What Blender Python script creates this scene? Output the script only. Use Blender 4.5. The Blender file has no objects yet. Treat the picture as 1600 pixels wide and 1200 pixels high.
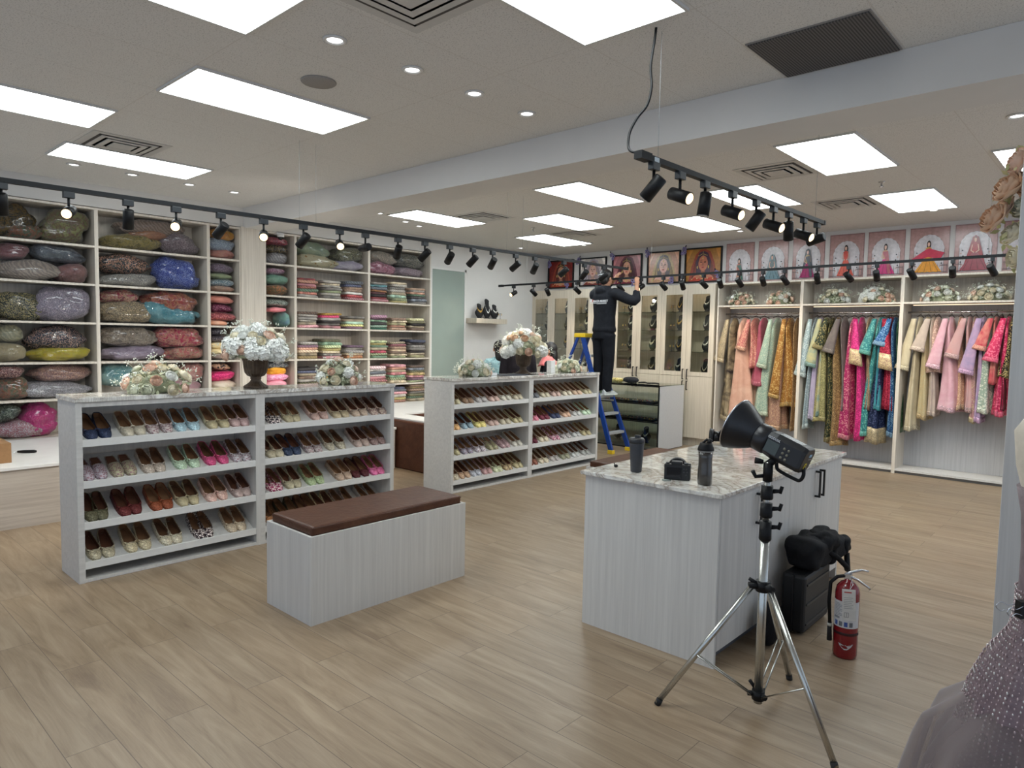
import bpy, math, random
from mathutils import Vector, Matrix, noise
S = bpy.context.scene
C = S.collection
R = random.Random(11)
PANEL_E, SPOT_E, WORLD_E, EXPO, CABFILL_E = 10.5, 11.0, .85, 0.05, 12
PI = math.pi
HC = 1.606      # eye height
CZ = 3.137      # ceiling height
ORG = {}

# ------------------------------------------------------------------ helpers
def lin(c):
    out = []
    for v in c[:3]:
        v = v / 255.0
        out.append(v / 12.92 if v <= .04045 else ((v + .055) / 1.055) ** 2.4)
    return (out[0], out[1], out[2], 1)

class MB:
    def __init__(s):
        s.v = []; s.f = []; s.m = []; s.s = []
    def add(s, vs, fs, mi=0, M=None, smooth=False):
        o = len(s.v)
        for p in vs:
            p = Vector(p)
            s.v.append(tuple(M @ p) if M else tuple(p))
        for f in fs:
            s.f.append([i + o for i in f]); s.m.append(mi); s.s.append(smooth)
        return s
    def box(s, x0, x1, y0, y1, z0, z1, mi=0, M=None):
        vs = [(x, y, z) for x in (x0, x1) for y in (y0, y1) for z in (z0, z1)]
        fs = [(0, 1, 3, 2), (4, 6, 7, 5), (0, 4, 5, 1), (2, 3, 7, 6), (0, 2, 6, 4), (1, 5, 7, 3)]
        return s.add(vs, fs, mi, M)
    def loft(s, rings, mi=0, M=None, caps=True, smooth=True, closed=True):
        n = len(rings[0]); vs = [p for r in rings for p in r]; fs = []
        for i in range(len(rings) - 1):
            for j in range(n if closed else n - 1):
                k = (j + 1) % n
                fs.append((i * n + j, i * n + k, (i + 1) * n + k, (i + 1) * n + j))
        s.add(vs, fs, mi, M, smooth)
        if caps and closed:
            o = len(s.v) - len(vs)
            s.f.append([o + j for j in range(n)][::-1]); s.m.append(mi); s.s.append(False)
            q = o + (len(rings) - 1) * n
            s.f.append([q + j for j in range(n)]); s.m.append(mi); s.s.append(False)
        return s
    def tube(s, pts, r, n=8, mi=0, M=None, caps=True):
        pts = [Vector(p) for p in pts]; rings = []
        rr = r if isinstance(r, (list, tuple)) else [r] * len(pts)
        prev = None
        for i, p in enumerate(pts):
            if i == 0: t = pts[1] - p
            elif i == len(pts) - 1: t = p - pts[i - 1]
            else: t = (pts[i + 1] - pts[i - 1])
            t.normalize()
            if prev is None:
                a = Vector((0, 0, 1)) if abs(t.z) < .9 else Vector((1, 0, 0))
                u = t.cross(a).normalized()
            else:
                u = (prev - t * prev.dot(t)).normalized()
            prev = u
            w = t.cross(u)
            rings.append([p + (u * math.cos(2 * PI * k / n) + w * math.sin(2 * PI * k / n)) * rr[i] for k in range(n)])
        return s.loft(rings, mi, M, caps)
    def lathe(s, prof, n=20, mi=0, M=None, flute=0, fa=0, caps=True):
        rings = [[((r * (1 + fa * math.cos(flute * 2 * PI * k / n))) * math.cos(2 * PI * k / n),
                   (r * (1 + fa * math.cos(flute * 2 * PI * k / n))) * math.sin(2 * PI * k / n), z) for k in range(n)] for r, z in prof]
        return s.loft(rings, mi, M, caps)
    def ell(s, c, rx, ry, rz, n=12, m=8, mi=0, M=None):
        rings = []
        for i in range(m + 1):
            a = -PI / 2 + PI * i / m
            q = max(math.cos(a), .02)
            rings.append([(c[0] + rx * q * math.cos(2 * PI * k / n), c[1] + ry * q * math.sin(2 * PI * k / n), c[2] + rz * math.sin(a)) for k in range(n)])
        return s.loft(rings, mi, M)
    def poly(s, pts, t=.001, mi=0, M=None):
        n = len(pts)
        vs = [(x, 0, z) for x, z in pts] + [(x, t, z) for x, z in pts]
        fs = [list(range(n)), list(range(2 * n - 1, n - 1, -1))]
        fs += [(i, i + n, (i + 1) % n + n, (i + 1) % n) for i in range(n)]
        return s.add(vs, fs, mi, M)
    def build(s, name, mats, parent=None, org=None, local=False, bevel=0, seg=2, sub=0):
        if not isinstance(mats, (list, tuple)): mats = [mats]
        if local: o = Vector((0, 0, 0))
        elif parent is not None: o = ORG[parent.name]
        elif org is not None: o = Vector(org)
        else:
            xs = [p[0] for p in s.v]; ys = [p[1] for p in s.v]; zs = [p[2] for p in s.v]
            o = Vector(((min(xs) + max(xs)) / 2, (min(ys) + max(ys)) / 2, min(zs)))
        me = bpy.data.meshes.new(name)
        me.from_pydata([(p[0] - o.x, p[1] - o.y, p[2] - o.z) for p in s.v], [], s.f)
        me.polygons.foreach_set('material_index', s.m)
        me.polygons.foreach_set('use_smooth', s.s)
        for m in mats: me.materials.append(m)
        me.update()
        ob = bpy.data.objects.new(name, me); C.objects.link(ob)
        if parent is not None: ob.parent = parent
        elif not local: ob.location = o
        ORG[ob.name] = o
        if bevel:
            b = ob.modifiers.new('bevel', 'BEVEL'); b.width = bevel; b.segments = seg; b.limit_method = 'ANGLE'
        if sub:
            b = ob.modifiers.new('sub', 'SUBSURF'); b.levels = sub; b.render_levels = sub
        return ob

def tag(o, label, cat, group=None):
    o['label'] = label; o['category'] = cat
    if group: o['group'] = group
    return o
def thing(name, label, cat, loc, group=None, rz=0):
    o = bpy.data.objects.new(name, None); C.objects.link(o)
    o.location = loc; o.rotation_euler = (0, 0, rz); o.empty_display_size = .1
    ORG[o.name] = Vector(loc)
    return tag(o, label, cat, group)
def struct(o):
    o['kind'] = 'structure'; return o
def box(name, m, x0, x1, y0, y1, z0, z1, parent=None, bevel=0, **k):
    return MB().box(x0, x1, y0, y1, z0, z1).build(name, m, parent, bevel=bevel, **k)
def kids(o): return [c for c in PROTO[o.name]] if o.name in PROTO else []
PROTO = {}
def dup(root, loc, rz=0, label=None, group=None, scale=1, over=None, rot=None):
    """copy a thing with its parts; over = {base mesh object name: material}"""
    r = root.copy(); C.objects.link(r); r.location = loc
    r.rotation_euler = rot if rot else (0, 0, rz)
    r.scale = (scale,) * 3 if not isinstance(scale, tuple) else scale
    if label: r['label'] = label
    if group: r['group'] = group
    def setm(c, src):
        if over and src.name.split('.')[0] in over:
            ms = over[src.name.split('.')[0]]
            if not isinstance(ms, (list, tuple)): ms = [ms]
            for i, m in enumerate(ms):
                if m: c.material_slots[i].link = 'OBJECT'; c.material_slots[i].material = m
    if root.type == 'MESH': setm(r, root)
    for ch in CH.get(root.name, []):
        c = ch.copy(); C.objects.link(c); c.parent = r; setm(c, ch)
        for g in CH.get(ch.name, []):
            d = g.copy(); C.objects.link(d); d.parent = c; setm(d, g)
    return r
CH = {}
def reg(root):
    for o in list(C.objects):
        if o.parent is not None: CH.setdefault(o.parent.name, [])
    for o in C.objects:
        if o.parent == root:
            CH.setdefault(root.name, []).append(o)
            for g in C.objects:
                if g.parent == o: CH.setdefault(o.name, []).append(g)
    return root

# ------------------------------------------------------------------ materials
MC = {}
def base(key):
    m = bpy.data.materials.new(key); m.use_nodes = True
    nt = m.node_tree; b = nt.nodes['Principled BSDF']
    return m, nt, b
def N(nt, t, **k):
    n = nt.nodes.new(t)
    for a, v in k.items(): setattr(n, a, v)
    return n
def coords(nt, sc=(1, 1, 1), kind='Object', rot=(0, 0, 0)):
    tc = N(nt, 'ShaderNodeTexCoord'); mp = N(nt, 'ShaderNodeMapping')
    mp.inputs['Scale'].default_value = sc; mp.inputs['Rotation'].default_value = rot
    nt.links.new(tc.outputs[kind], mp.inputs['Vector']); return mp.outputs['Vector']
def ramp(nt, fac, stops):
    r = N(nt, 'ShaderNodeValToRGB'); e = r.color_ramp.elements
    while len(e) < len(stops): e.new(.5)
    for i, (p, c) in enumerate(stops): e[i].position = p; e[i].color = c
    nt.links.new(fac, r.inputs['Fac']); return r.outputs['Color']
def ntex(nt, vec, scale, detail=3, rough=.5, dist=0):
    t = N(nt, 'ShaderNodeTexNoise'); t.inputs['Scale'].default_value = scale
    t.inputs['Detail'].default_value = detail; t.inputs['Roughness'].default_value = rough; t.inputs['Distortion'].default_value = dist
    nt.links.new(vec, t.inputs['Vector']); return t.outputs['Fac']
def bump(nt, b, h, s=.2, d=.01):
    n = N(nt, 'ShaderNodeBump'); n.inputs['Strength'].default_value = s; n.inputs['Distance'].default_value = d
    nt.links.new(h, n.inputs['Height']); nt.links.new(n.outputs['Normal'], b.inputs['Normal'])
def plain(col, rough=.5, metal=0, coat=0, var=.06, sc=30, spec=.5, emit=0, key=None, alpha=1, trans=0):
    k = ('p', tuple(col), rough, metal, coat, emit, alpha, trans)
    if k in MC: return MC[k]
    m, nt, b = base(key or 'surface')
    c = lin(col)
    f = ntex(nt, coords(nt), sc, 3)
    d = tuple(x * (1 - var) for x in c[:3]) + (1,); l = tuple(min(1, x * (1 + var)) for x in c[:3]) + (1,)
    nt.links.new(ramp(nt, f, [(.35, d), (.65, l)]), b.inputs['Base Color'])
    b.inputs['Roughness'].default_value = rough; b.inputs['Metallic'].default_value = metal
    b.inputs['Coat Weight'].default_value = coat; b.inputs['Specular IOR Level'].default_value = spec
    if emit:
        b.inputs['Emission Color'].default_value = c; b.inputs['Emission Strength'].default_value = emit
    b.inputs['Alpha'].default_value = alpha; b.inputs['Transmission Weight'].default_value = trans
    MC[k] = m; return m
def laminate(a, c, ax='z', rough=.42, key='laminate'):
    k = ('l', a, c, ax)
    if k in MC: return MC[k]
    m, nt, b = base(key)
    sc = {'z': (26, 26, .7), 'y': (26, .7, 26), 'x': (.7, 26, 26)}[ax]
    f = ntex(nt, coords(nt, sc), 1.6, 5, .62, .25)
    f2 = ntex(nt, coords(nt, tuple(v * 4 for v in sc)), 1.7, 2)
    mx = N(nt, 'ShaderNodeMath', operation='MULTIPLY_ADD'); mx.inputs[1].default_value = .3
    nt.links.new(f2, mx.inputs[0]); nt.links.new(f, mx.inputs[2])
    nt.links.new(ramp(nt, mx.outputs[0], [(.42, lin(a)), (.85, lin(c))]), b.inputs['Base Color'])
    b.inputs['Roughness'].default_value = rough
    bump(nt, b, f2, .08, .002)
    MC[k] = m; return m
def fabric(c1, c2, kind='p', rough=.7, plastic=False, sc=1.0):
    """p plain folds, m mottled, q sequins/embroidery, s pleated stripes, g sparse flowers"""
    k = ('f', tuple(c1), tuple(c2), kind, plastic, sc)
    if k in MC: return MC[k]
    m, nt, b = base('fabric')
    A, B = lin(c1), lin(c2)
    v = coords(nt, (sc, sc, sc))
    if kind == 'p':
        col = ramp(nt, ntex(nt, v, 9, 4, .6, .8), [(.35, A), (.7, B)])
    elif kind == 'm':
        col = ramp(nt, ntex(nt, v, 14, 3, .6, 1.2), [(.40, A), (.5, B), (.6, tuple(x * .6 for x in A[:3]) + (1,)), (.7, A)])
    elif kind == 's':
        w = N(nt, 'ShaderNodeTexWave'); w.inputs['Scale'].default_value = 14; w.inputs['Distortion'].default_value = 6
        w.bands_direction = 'DIAGONAL'; nt.links.new(v, w.inputs['Vector'])
        col = ramp(nt, w.outputs['Fac'], [(.2, A), (.8, B)])
    else:
        vo = N(nt, 'ShaderNodeTexVoronoi'); vo.inputs['Scale'].default_value = 95 if kind == 'q' else 16
        nt.links.new(v, vo.inputs['Vector'])
        f = ntex(nt, v, 22 if kind == 'q' else 5, 5, .75, .6)
        mu = N(nt, 'ShaderNodeMath', operation='SUBTRACT'); nt.links.new(f, mu.inputs[0]); nt.links.new(vo.outputs['Distance'], mu.inputs[1])
        hi = tuple(min(1, x * 1.25 + .03) for x in B[:3]) + (1,)
        col = ramp(nt, mu.outputs[0], [(.0, A), (.12, B), (.22, hi)] if kind == 'q' else [(.28, A), (.32, B)])
    if plastic:      # milky creases of the clear film, their highlights painted in as pale streaks
        cr = ntex(nt, coords(nt, (1, 1.3, 1.2)), 10, 6, .75, 3.2)
        ab = N(nt, 'ShaderNodeMath', operation='SUBTRACT'); ab.inputs[1].default_value = .5; nt.links.new(cr, ab.inputs[0])
        aa = N(nt, 'ShaderNodeMath', operation='ABSOLUTE'); nt.links.new(ab.outputs[0], aa.inputs[0])
        fc = ramp(nt, aa.outputs[0], [(0, (.42, .42, .42, 1)), (.006, (.24, .24, .24, 1)), (.016, (.0, .0, .0, 1)), (.2, (.0, .0, .0, 1))])
        mz = N(nt, 'ShaderNodeMix', data_type='RGBA'); nt.links.new(fc, mz.inputs[0]); nt.links.new(col, mz.inputs[6]); mz.inputs[7].default_value = lin((206, 206, 210)); col = mz.outputs[2]
    nt.links.new(col, b.inputs['Base Color'])
    b.inputs['Roughness'].default_value = rough
    b.inputs['Sheen Weight'].default_value = .15 if sum(c1) > 240 else 0; b.inputs['Specular IOR Level'].default_value = .5 if sum(c1) > 240 else .2
    h = ntex(nt, coords(nt, (1, 1, 1)), 26, 3, .6, .6)
    if plastic:
        b.inputs['Coat Weight'].default_value = .9; b.inputs['Coat Roughness'].default_value = .12
        h2 = ntex(nt, coords(nt, (1, 1.5, 1)), 13, 7, .78, 2.6)
        bump(nt, b, h2, 1.0, .16)
    else:
        if kind == 'q': b.inputs['Metallic'].default_value = .25; b.inputs['Roughness'].default_value = .42
        bump(nt, b, h, .35, .008)
    MC[k] = m; return m
def marble():
    if 'marble' in MC: return MC['marble']
    m, nt, b = base('marble')
    v = coords(nt, (1, 1, 1), rot=(0, 0, .5))
    f = ntex(nt, v, 2.6, 8, .62, 2.4); g = ntex(nt, coords(nt, (1.2, 3.4, 1), rot=(0, 0, .9)), 2.2, 7, .7, 1.6)
    c1 = ramp(nt, f, [(.40, lin((232, 230, 224))), (.47, lin((212, 208, 202))), (.495, lin((166, 154, 142))), (.515, lin((204, 200, 194))), (.62, lin((226, 224, 218)))])
    c2 = ramp(nt, g, [(.42, (1, 1, 1, 1)), (.49, lin((214, 210, 204))), (.503, lin((168, 162, 158))), (.516, lin((226, 222, 218))), (.6, (1, 1, 1, 1))])
    mx = N(nt, 'ShaderNodeMix', data_type='RGBA', blend_type='MULTIPLY'); mx.inputs[0].default_value = .6
    nt.links.new(c1, mx.inputs[6]); nt.links.new(c2, mx.inputs[7])
    nt.links.new(mx.outputs[2], b.inputs['Base Color'])
    b.inputs['Roughness'].default_value = .07
    MC['marble'] = m; return m
def floor_mat():
    m, nt, b = base('vinyl_plank')
    v = coords(nt, (1, 1, 1))
    br = N(nt, 'ShaderNodeTexBrick'); br.offset = .37; br.squash = 1
    br.inputs['Color1'].default_value = (0, 0, 0, 1); br.inputs['Color2'].default_value = (1, 1, 1, 1)
    br.inputs['Mortar'].default_value = (.5, .5, .5, 1)
    for a, x in (('Scale', 1), ('Mortar Size', .0014), ('Bias', 0), ('Brick Width', 1.22), ('Row Height', .178)): br.inputs[a].default_value = x
    nt.links.new(v, br.inputs['Vector'])
    off = N(nt, 'ShaderNodeVectorMath', operation='MULTIPLY_ADD')
    off.inputs[1].default_value = (17, 31, 7); nt.links.new(br.outputs['Color'], off.inputs[0])
    st = N(nt, 'ShaderNodeMapping'); st.inputs['Scale'].default_value = (1.1, 9, 1); nt.links.new(v, st.inputs['Vector'])
    nt.links.new(st.outputs[0], off.inputs[2])
    g = ntex(nt, off.outputs[0], 1.5, 6, .62, .9)
    fine = N(nt, 'ShaderNodeMapping'); fine.inputs['Scale'].default_value = (2, 8, 1); nt.links.new(off.outputs[0], fine.inputs['Vector'])
    g2 = ntex(nt, fine.outputs[0], 3, 3, .6)
    sm = N(nt, 'ShaderNodeMath', operation='MULTIPLY_ADD'); sm.inputs[1].default_value = .25
    nt.links.new(g2, sm.inputs[0]); nt.links.new(g, sm.inputs[2])
    base_c = ramp(nt, sm.outputs[0], [(.36, lin((116, 96, 76))), (.54, lin((138, 118, 95))), (.66, lin((148, 128, 105))), (.84, lin((162, 143, 119)))])
    tint = ramp(nt, br.outputs['Color'], [(0, (.93, .92, .91, 1)), (.5, (1.0, 1.0, 1.0, 1)), (1, (1, .975, .94, 1))])
    mx = N(nt, 'ShaderNodeMix', data_type='RGBA', blend_type='MULTIPLY'); mx.inputs[0].default_value = 1
    nt.links.new(base_c, mx.inputs[6]); nt.links.new(tint, mx.inputs[7])
    dk = N(nt, 'ShaderNodeMix', data_type='RGBA', blend_type='MIX'); nt.links.new(br.outputs['Fac'], dk.inputs[0])
    nt.links.new(mx.outputs[2], dk.inputs[6]); dk.inputs[7].default_value = lin((92, 76, 62))
    nt.links.new(dk.outputs[2], b.inputs['Base Color'])
    b.inputs['Roughness'].default_value = .42
    bump(nt, b, sm.outputs[0], .05, .003)
    return m
def ceil_mat():
    m, nt, b = base('ceiling_tile')
    tc = N(nt, 'ShaderNodeTexCoord'); sp = N(nt, 'ShaderNodeSeparateXYZ'); nt.links.new(tc.outputs['Object'], sp.inputs[0])
    def line(out, o, p):
        a = N(nt, 'ShaderNodeMath', operation='SUBTRACT'); nt.links.new(sp.outputs[out], a.inputs[0]); a.inputs[1].default_value = o
        d = N(nt, 'ShaderNodeMath', operation='PINGPONG'); nt.links.new(a.outputs[0], d.inputs[0]); d.inputs[1].default_value = p / 2
        l = N(nt, 'ShaderNodeMath', operation='LESS_THAN'); nt.links.new(d.outputs[0], l.inputs[0]); l.inputs[1].default_value = .003
        return l.outputs[0]
    a = line('X', -4.70, .6175); c = line('Y', .525, 1.222)
    mx = N(nt, 'ShaderNodeMath', operation='MAXIMUM'); nt.links.new(a, mx.inputs[0]); nt.links.new(c, mx.inputs[1])
    n = ntex(nt, coords(nt), 140, 2, .6)
    col = ramp(nt, n, [(.34, lin((182, 179, 174))), (.44, lin((221, 218, 213)))])
    mi = N(nt, 'ShaderNodeMix', data_type='RGBA'); nt.links.new(mx.outputs[0], mi.inputs[0])
    nt.links.new(col, mi.inputs[6]); mi.inputs[7].default_value = lin((206, 201, 194))
    nt.links.new(mi.outputs[2], b.inputs['Base Color']); b.inputs['Roughness'].default_value = .95
    bump(nt, b, n, .1, .003)
    return m
def glass_mat(tint=(225, 238, 232), a=.14, rough=.03):
    k = ('g', tint, a, rough)
    if k in MC: return MC[k]
    m, nt, b = base('glass')
    out = nt.nodes['Material Output']; nt.nodes.remove(b)
    t = N(nt, 'ShaderNodeBsdfTransparent'); t.inputs[0].default_value = lin(tint)
    g = N(nt, 'ShaderNodeBsdfGlossy'); g.inputs['Roughness'].default_value = rough
    fr = N(nt, 'ShaderNodeFresnel'); fr.inputs[0].default_value = 1.5
    mx = N(nt, 'ShaderNodeMixShader'); nt.links.new(fr.outputs[0], mx.inputs[0])
    nt.links.new(t.outputs[0], mx.inputs[1]); nt.links.new(g.outputs[0], mx.inputs[2]); nt.links.new(mx.outputs[0], out.inputs[0])
    MC[k] = m; return m

LAM = laminate((190, 187, 183), (207, 204, 199))
LAMH = laminate((188, 185, 181), (205, 202, 197), 'y')
LAMC = laminate((186, 176, 162), (216, 207, 194))           # warmer laminate of the wall units
LAM_SHADE = laminate((158, 158, 160), (176, 176, 178))  # darkened laminate: shade behind the hanging garments painted into the colour
WHITE = plain((216, 214, 210), .5, var=.02)
PAINT = plain((214, 211, 207), .8, var=.015, sc=4)
BLACK = plain((11, 11, 13), .5, var=.2, spec=.3)
BLACKG = plain((10, 10, 12), .25, var=.1)
RUBBER = plain((28, 28, 30), .7)
CHROME = plain((205, 205, 208), .22, metal=1, var=.03)
ALU = plain((186, 188, 188), .4, metal=.35, var=.05)
BAGS=[
('A',1,1.554,1.932,2.462,2.837,'dark olive patterned',(62, 58, 44),(120, 98, 60),'m'),
('A',1,1.942,2.402,2.511,2.877,'yellow-green and brown',(140, 140, 92),(112, 84, 66),'m'),
('A',1,1.613,1.996,2.469,2.677,'green and rust striped',(80, 92, 70),(140, 88, 62),'m'),
('A',2,1.567,1.871,2.291,2.46,'mauve red',(112, 72, 78),(140, 96, 100),'p'),
('A',2,1.859,2.371,2.302,2.472,'slate blue shiny',(72, 78, 90),(104, 112, 118),'p'),
('A',2,1.531,2.133,2.06,2.308,'beige grey pleated',(158, 146, 138),(190, 178, 168),'s'),
('A',2,2.059,2.428,2.095,2.308,'dusty rose',(156, 116, 112),(128, 92, 92),'p'),
('A',3,1.523,1.995,1.693,1.979,'dark green and gold sequined',(58, 62, 54),(168, 158, 120),'q'),
('A',3,1.831,2.415,1.691,2.054,'lavender grey round',(138, 130, 146),(176, 166, 176),'q'),
('A',4,1.515,1.797,1.463,1.659,'cream striped',(176, 172, 146),(150, 148, 124),'s'),
('A',4,1.795,2.365,1.387,1.644,'navy floral',(40, 44, 58),(176, 150, 140),'q'),
('A',4,1.51,1.819,1.267,1.47,'beige',(188, 174, 142),(168, 156, 128),'p'),
('A',4,1.824,2.404,1.26,1.433,'bright yellow',(214, 190, 62),(192, 168, 50),'p'),
('A',5,1.526,1.793,1.102,1.26,'maroon dotted',(108, 58, 60),(200, 160, 150),'q'),
('A',5,1.511,1.837,0.903,1.12,'olive camouflage',(96, 94, 66),(150, 96, 72),'m'),
('A',5,1.798,2.394,1.061,1.254,'rose gold',(160, 124, 118),(196, 160, 140),'q'),
('A',5,1.655,2.427,0.857,1.07,'silver grey',(160, 156, 160),(196, 192, 196),'q'),
('A',6,1.505,1.755,0.675,0.86,'dark green shiny',(62, 72, 64),(120, 128, 116),'q'),
('A',6,1.711,2.087,0.509,0.845,'hot magenta',(196, 20, 120),(222, 40, 140),'p'),
('A',6,1.5,2.016,0.484,0.698,'pink sequined',(176, 122, 132),(214, 190, 196),'q'),
('B',1,2.477,3.15,2.471,2.681,'olive gold',(128, 118, 66),(166, 150, 96),'m'),
('B',1,2.635,3.394,2.677,2.868,'tan and grey plastic-wrapped',(128, 112, 102),(158, 140, 128),'s'),
('B',1,3.108,3.57,2.49,2.761,'grey mauve',(116, 102, 108),(152, 140, 144),'q'),
('B',1,2.762,3.221,2.618,2.753,'orange brown',(150, 104, 78),(176, 132, 100),'p'),
('B',2,2.46,3.029,2.228,2.451,'black floral',(44, 50, 54),(190, 150, 130),'q'),
('B',2,2.45,3.088,2.083,2.237,'silver grey flat',(150, 146, 142),(184, 180, 172),'q'),
('B',2,3.027,3.573,2.081,2.479,'royal blue',(40, 66, 150),(120, 138, 196),'q'),
('B',3,2.453,2.895,1.903,2.071,'crimson and cream',(140, 42, 62),(190, 156, 130),'m'),
('B',3,2.92,3.546,1.835,2.085,'rust red',(150, 62, 58),(180, 126, 96),'m'),
('B',3,2.444,3.054,1.682,1.949,'taupe floral',(132, 118, 98),(186, 168, 136),'q'),
('B',3,2.852,3.575,1.687,1.966,'turquoise',(76, 144, 160),(140, 186, 192),'p'),
('B',4,2.457,3.078,1.435,1.654,'brown grey patterned',(128, 116, 104),(166, 152, 136),'m'),
('B',4,3.057,3.594,1.415,1.676,'magenta red',(168, 30, 74),(214, 150, 130),'m'),
('B',4,2.447,3.159,1.279,1.442,'lilac',(160, 144, 164),(190, 176, 190),'p'),
('B',4,3.131,3.592,1.28,1.437,'coral pink',(188, 104, 104),(216, 166, 140),'m'),
('B',5,2.449,2.833,0.985,1.252,'teal and silver',(96, 150, 156),(170, 196, 190),'p'),
('B',5,3.313,3.589,1.02,1.248,'salmon pink',(206, 136, 130),(226, 176, 166),'p'),
('B',5,3.104,3.587,0.903,1.054,'pale pink',(210, 170, 176),(190, 140, 150),'q'),
('C',1,3.647,3.992,2.714,2.882,'mustard yellow',(204, 146, 42),(186, 126, 34),'p'),
('C',1,3.638,3.991,2.583,2.752,'pale blue',(150, 164, 182),(178, 188, 200),'q'),
('C',1,3.636,3.982,2.491,2.613,'salmon',(196, 128, 118),(212, 150, 134),'p'),
('C',2,3.642,3.981,2.33,2.445,'plum grey',(104, 84, 104),(140, 124, 140),'q'),
('C',2,3.633,3.988,2.245,2.33,'pale green',(150, 164, 124),(176, 186, 150),'p'),
('C',2,3.632,3.979,2.16,2.252,'blue and white',(120, 144, 158),(190, 200, 204),'q'),
('C',2,3.631,3.978,2.09,2.175,'peach',(206, 156, 136),(220, 176, 156),'p'),
('C',3,3.638,3.977,1.951,2.06,'rosy brown',(140, 92, 84),(160, 112, 100),'p'),
('C',3,3.636,3.992,1.835,1.959,'dark plum',(66, 28, 46),(120, 84, 96),'q'),
('C',3,3.635,3.991,1.75,1.859,'maroon',(104, 50, 58),(150, 96, 92),'q'),
('C',3,3.634,3.902,1.694,1.756,'light salmon',(214, 150, 124),(226, 170, 150),'p'),
('C',4,3.641,3.836,1.57,1.663,'black',(40, 38, 42),(80, 76, 80),'q'),
('C',4,3.64,3.9,1.485,1.578,'charcoal',(52, 48, 52),(96, 90, 92),'q'),
('C',4,3.639,3.947,1.4,1.493,'ivory',(214, 196, 160),(196, 176, 140),'p'),
('C',4,3.638,3.963,1.329,1.423,'cream',(220, 200, 164),(200, 182, 146),'p'),
('C',4,3.638,3.987,1.282,1.353,'dark brown',(84, 72, 66),(120, 108, 100),'p'),
('C',5,3.644,3.945,1.134,1.251,'black patterned',(44, 40, 44),(170, 140, 120),'m'),
('C',5,3.643,3.985,1.008,1.141,'deep magenta',(150, 34, 84),(176, 56, 104),'q'),
('C',5,3.641,3.992,0.929,1.023,'stone grey',(168, 156, 142),(186, 176, 164),'p'),
('D',1,4.351,4.724,2.732,2.845,'crimson',(132, 36, 56),(164, 70, 84),'q'),
('D',1,4.342,4.733,2.626,2.748,'black and gold',(48, 44, 42),(140, 124, 90),'q'),
('D',1,4.341,4.742,2.504,2.651,'silver',(150, 148, 152),(190, 188, 190),'s'),
('D',2,4.348,4.668,2.362,2.452,'mauve',(140, 92, 120),(190, 160, 176),'q'),
('D',2,4.339,4.695,2.232,2.363,'mint',(130, 176, 156),(158, 196, 176),'p'),
('D',2,4.347,4.713,2.109,2.241,'orange and olive',(186, 126, 78),(110, 104, 70),'m'),
('D',3,4.346,4.73,1.954,2.061,'dark green grey',(70, 76, 72),(130, 134, 126),'q'),
('D',3,4.406,4.693,1.88,1.946,'rose pink',(206, 120, 126),(216, 140, 144),'p'),
('D',3,4.583,4.748,1.718,1.893,'sea green',(110, 140, 128),(90, 110, 120),'p'),
('D',5,4.35,4.69,1.142,1.258,'black and grey',(52, 56, 60),(120, 120, 120),'q'),
('D',5,4.358,4.681,1.058,1.183,'golden mustard',(206, 152, 62),(184, 128, 46),'p'),
('D',5,4.34,4.727,0.983,1.1,'orchid pink',(196, 130, 156),(214, 164, 180),'q'),
('D',5,4.339,4.726,0.924,1.008,'blush pink',(204, 136, 150),(214, 160, 170),'p'),
('E',1,4.788,5.36,2.637,2.85,'sage green',(142, 160, 140),(166, 176, 148),'p'),
('E',1,4.797,5.483,2.489,2.686,'cream with gold flowers',(206, 198, 168),(160, 128, 70),'g'),
('E',1,5.37,5.888,2.62,2.833,'dark olive sequined',(88, 88, 76),(150, 148, 120),'q'),
('E',1,5.371,5.889,2.478,2.656,'pale lilac',(186, 176, 196),(206, 200, 214),'p'),
('F',1,5.955,6.522,2.639,2.834,'beige and blue',(156, 150, 140),(184, 172, 160),'q'),
('F',1,6.45,7.035,2.636,2.848,'charcoal patterned',(92, 94, 92),(150, 146, 130),'q'),
('F',1,5.956,6.499,2.47,2.684,'raspberry pink',(176, 110, 132),(206, 160, 176),'m'),
('F',1,6.428,7.05,2.49,2.645,'grey pink',(160, 142, 152),(190, 174, 180),'q'),
]
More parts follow.
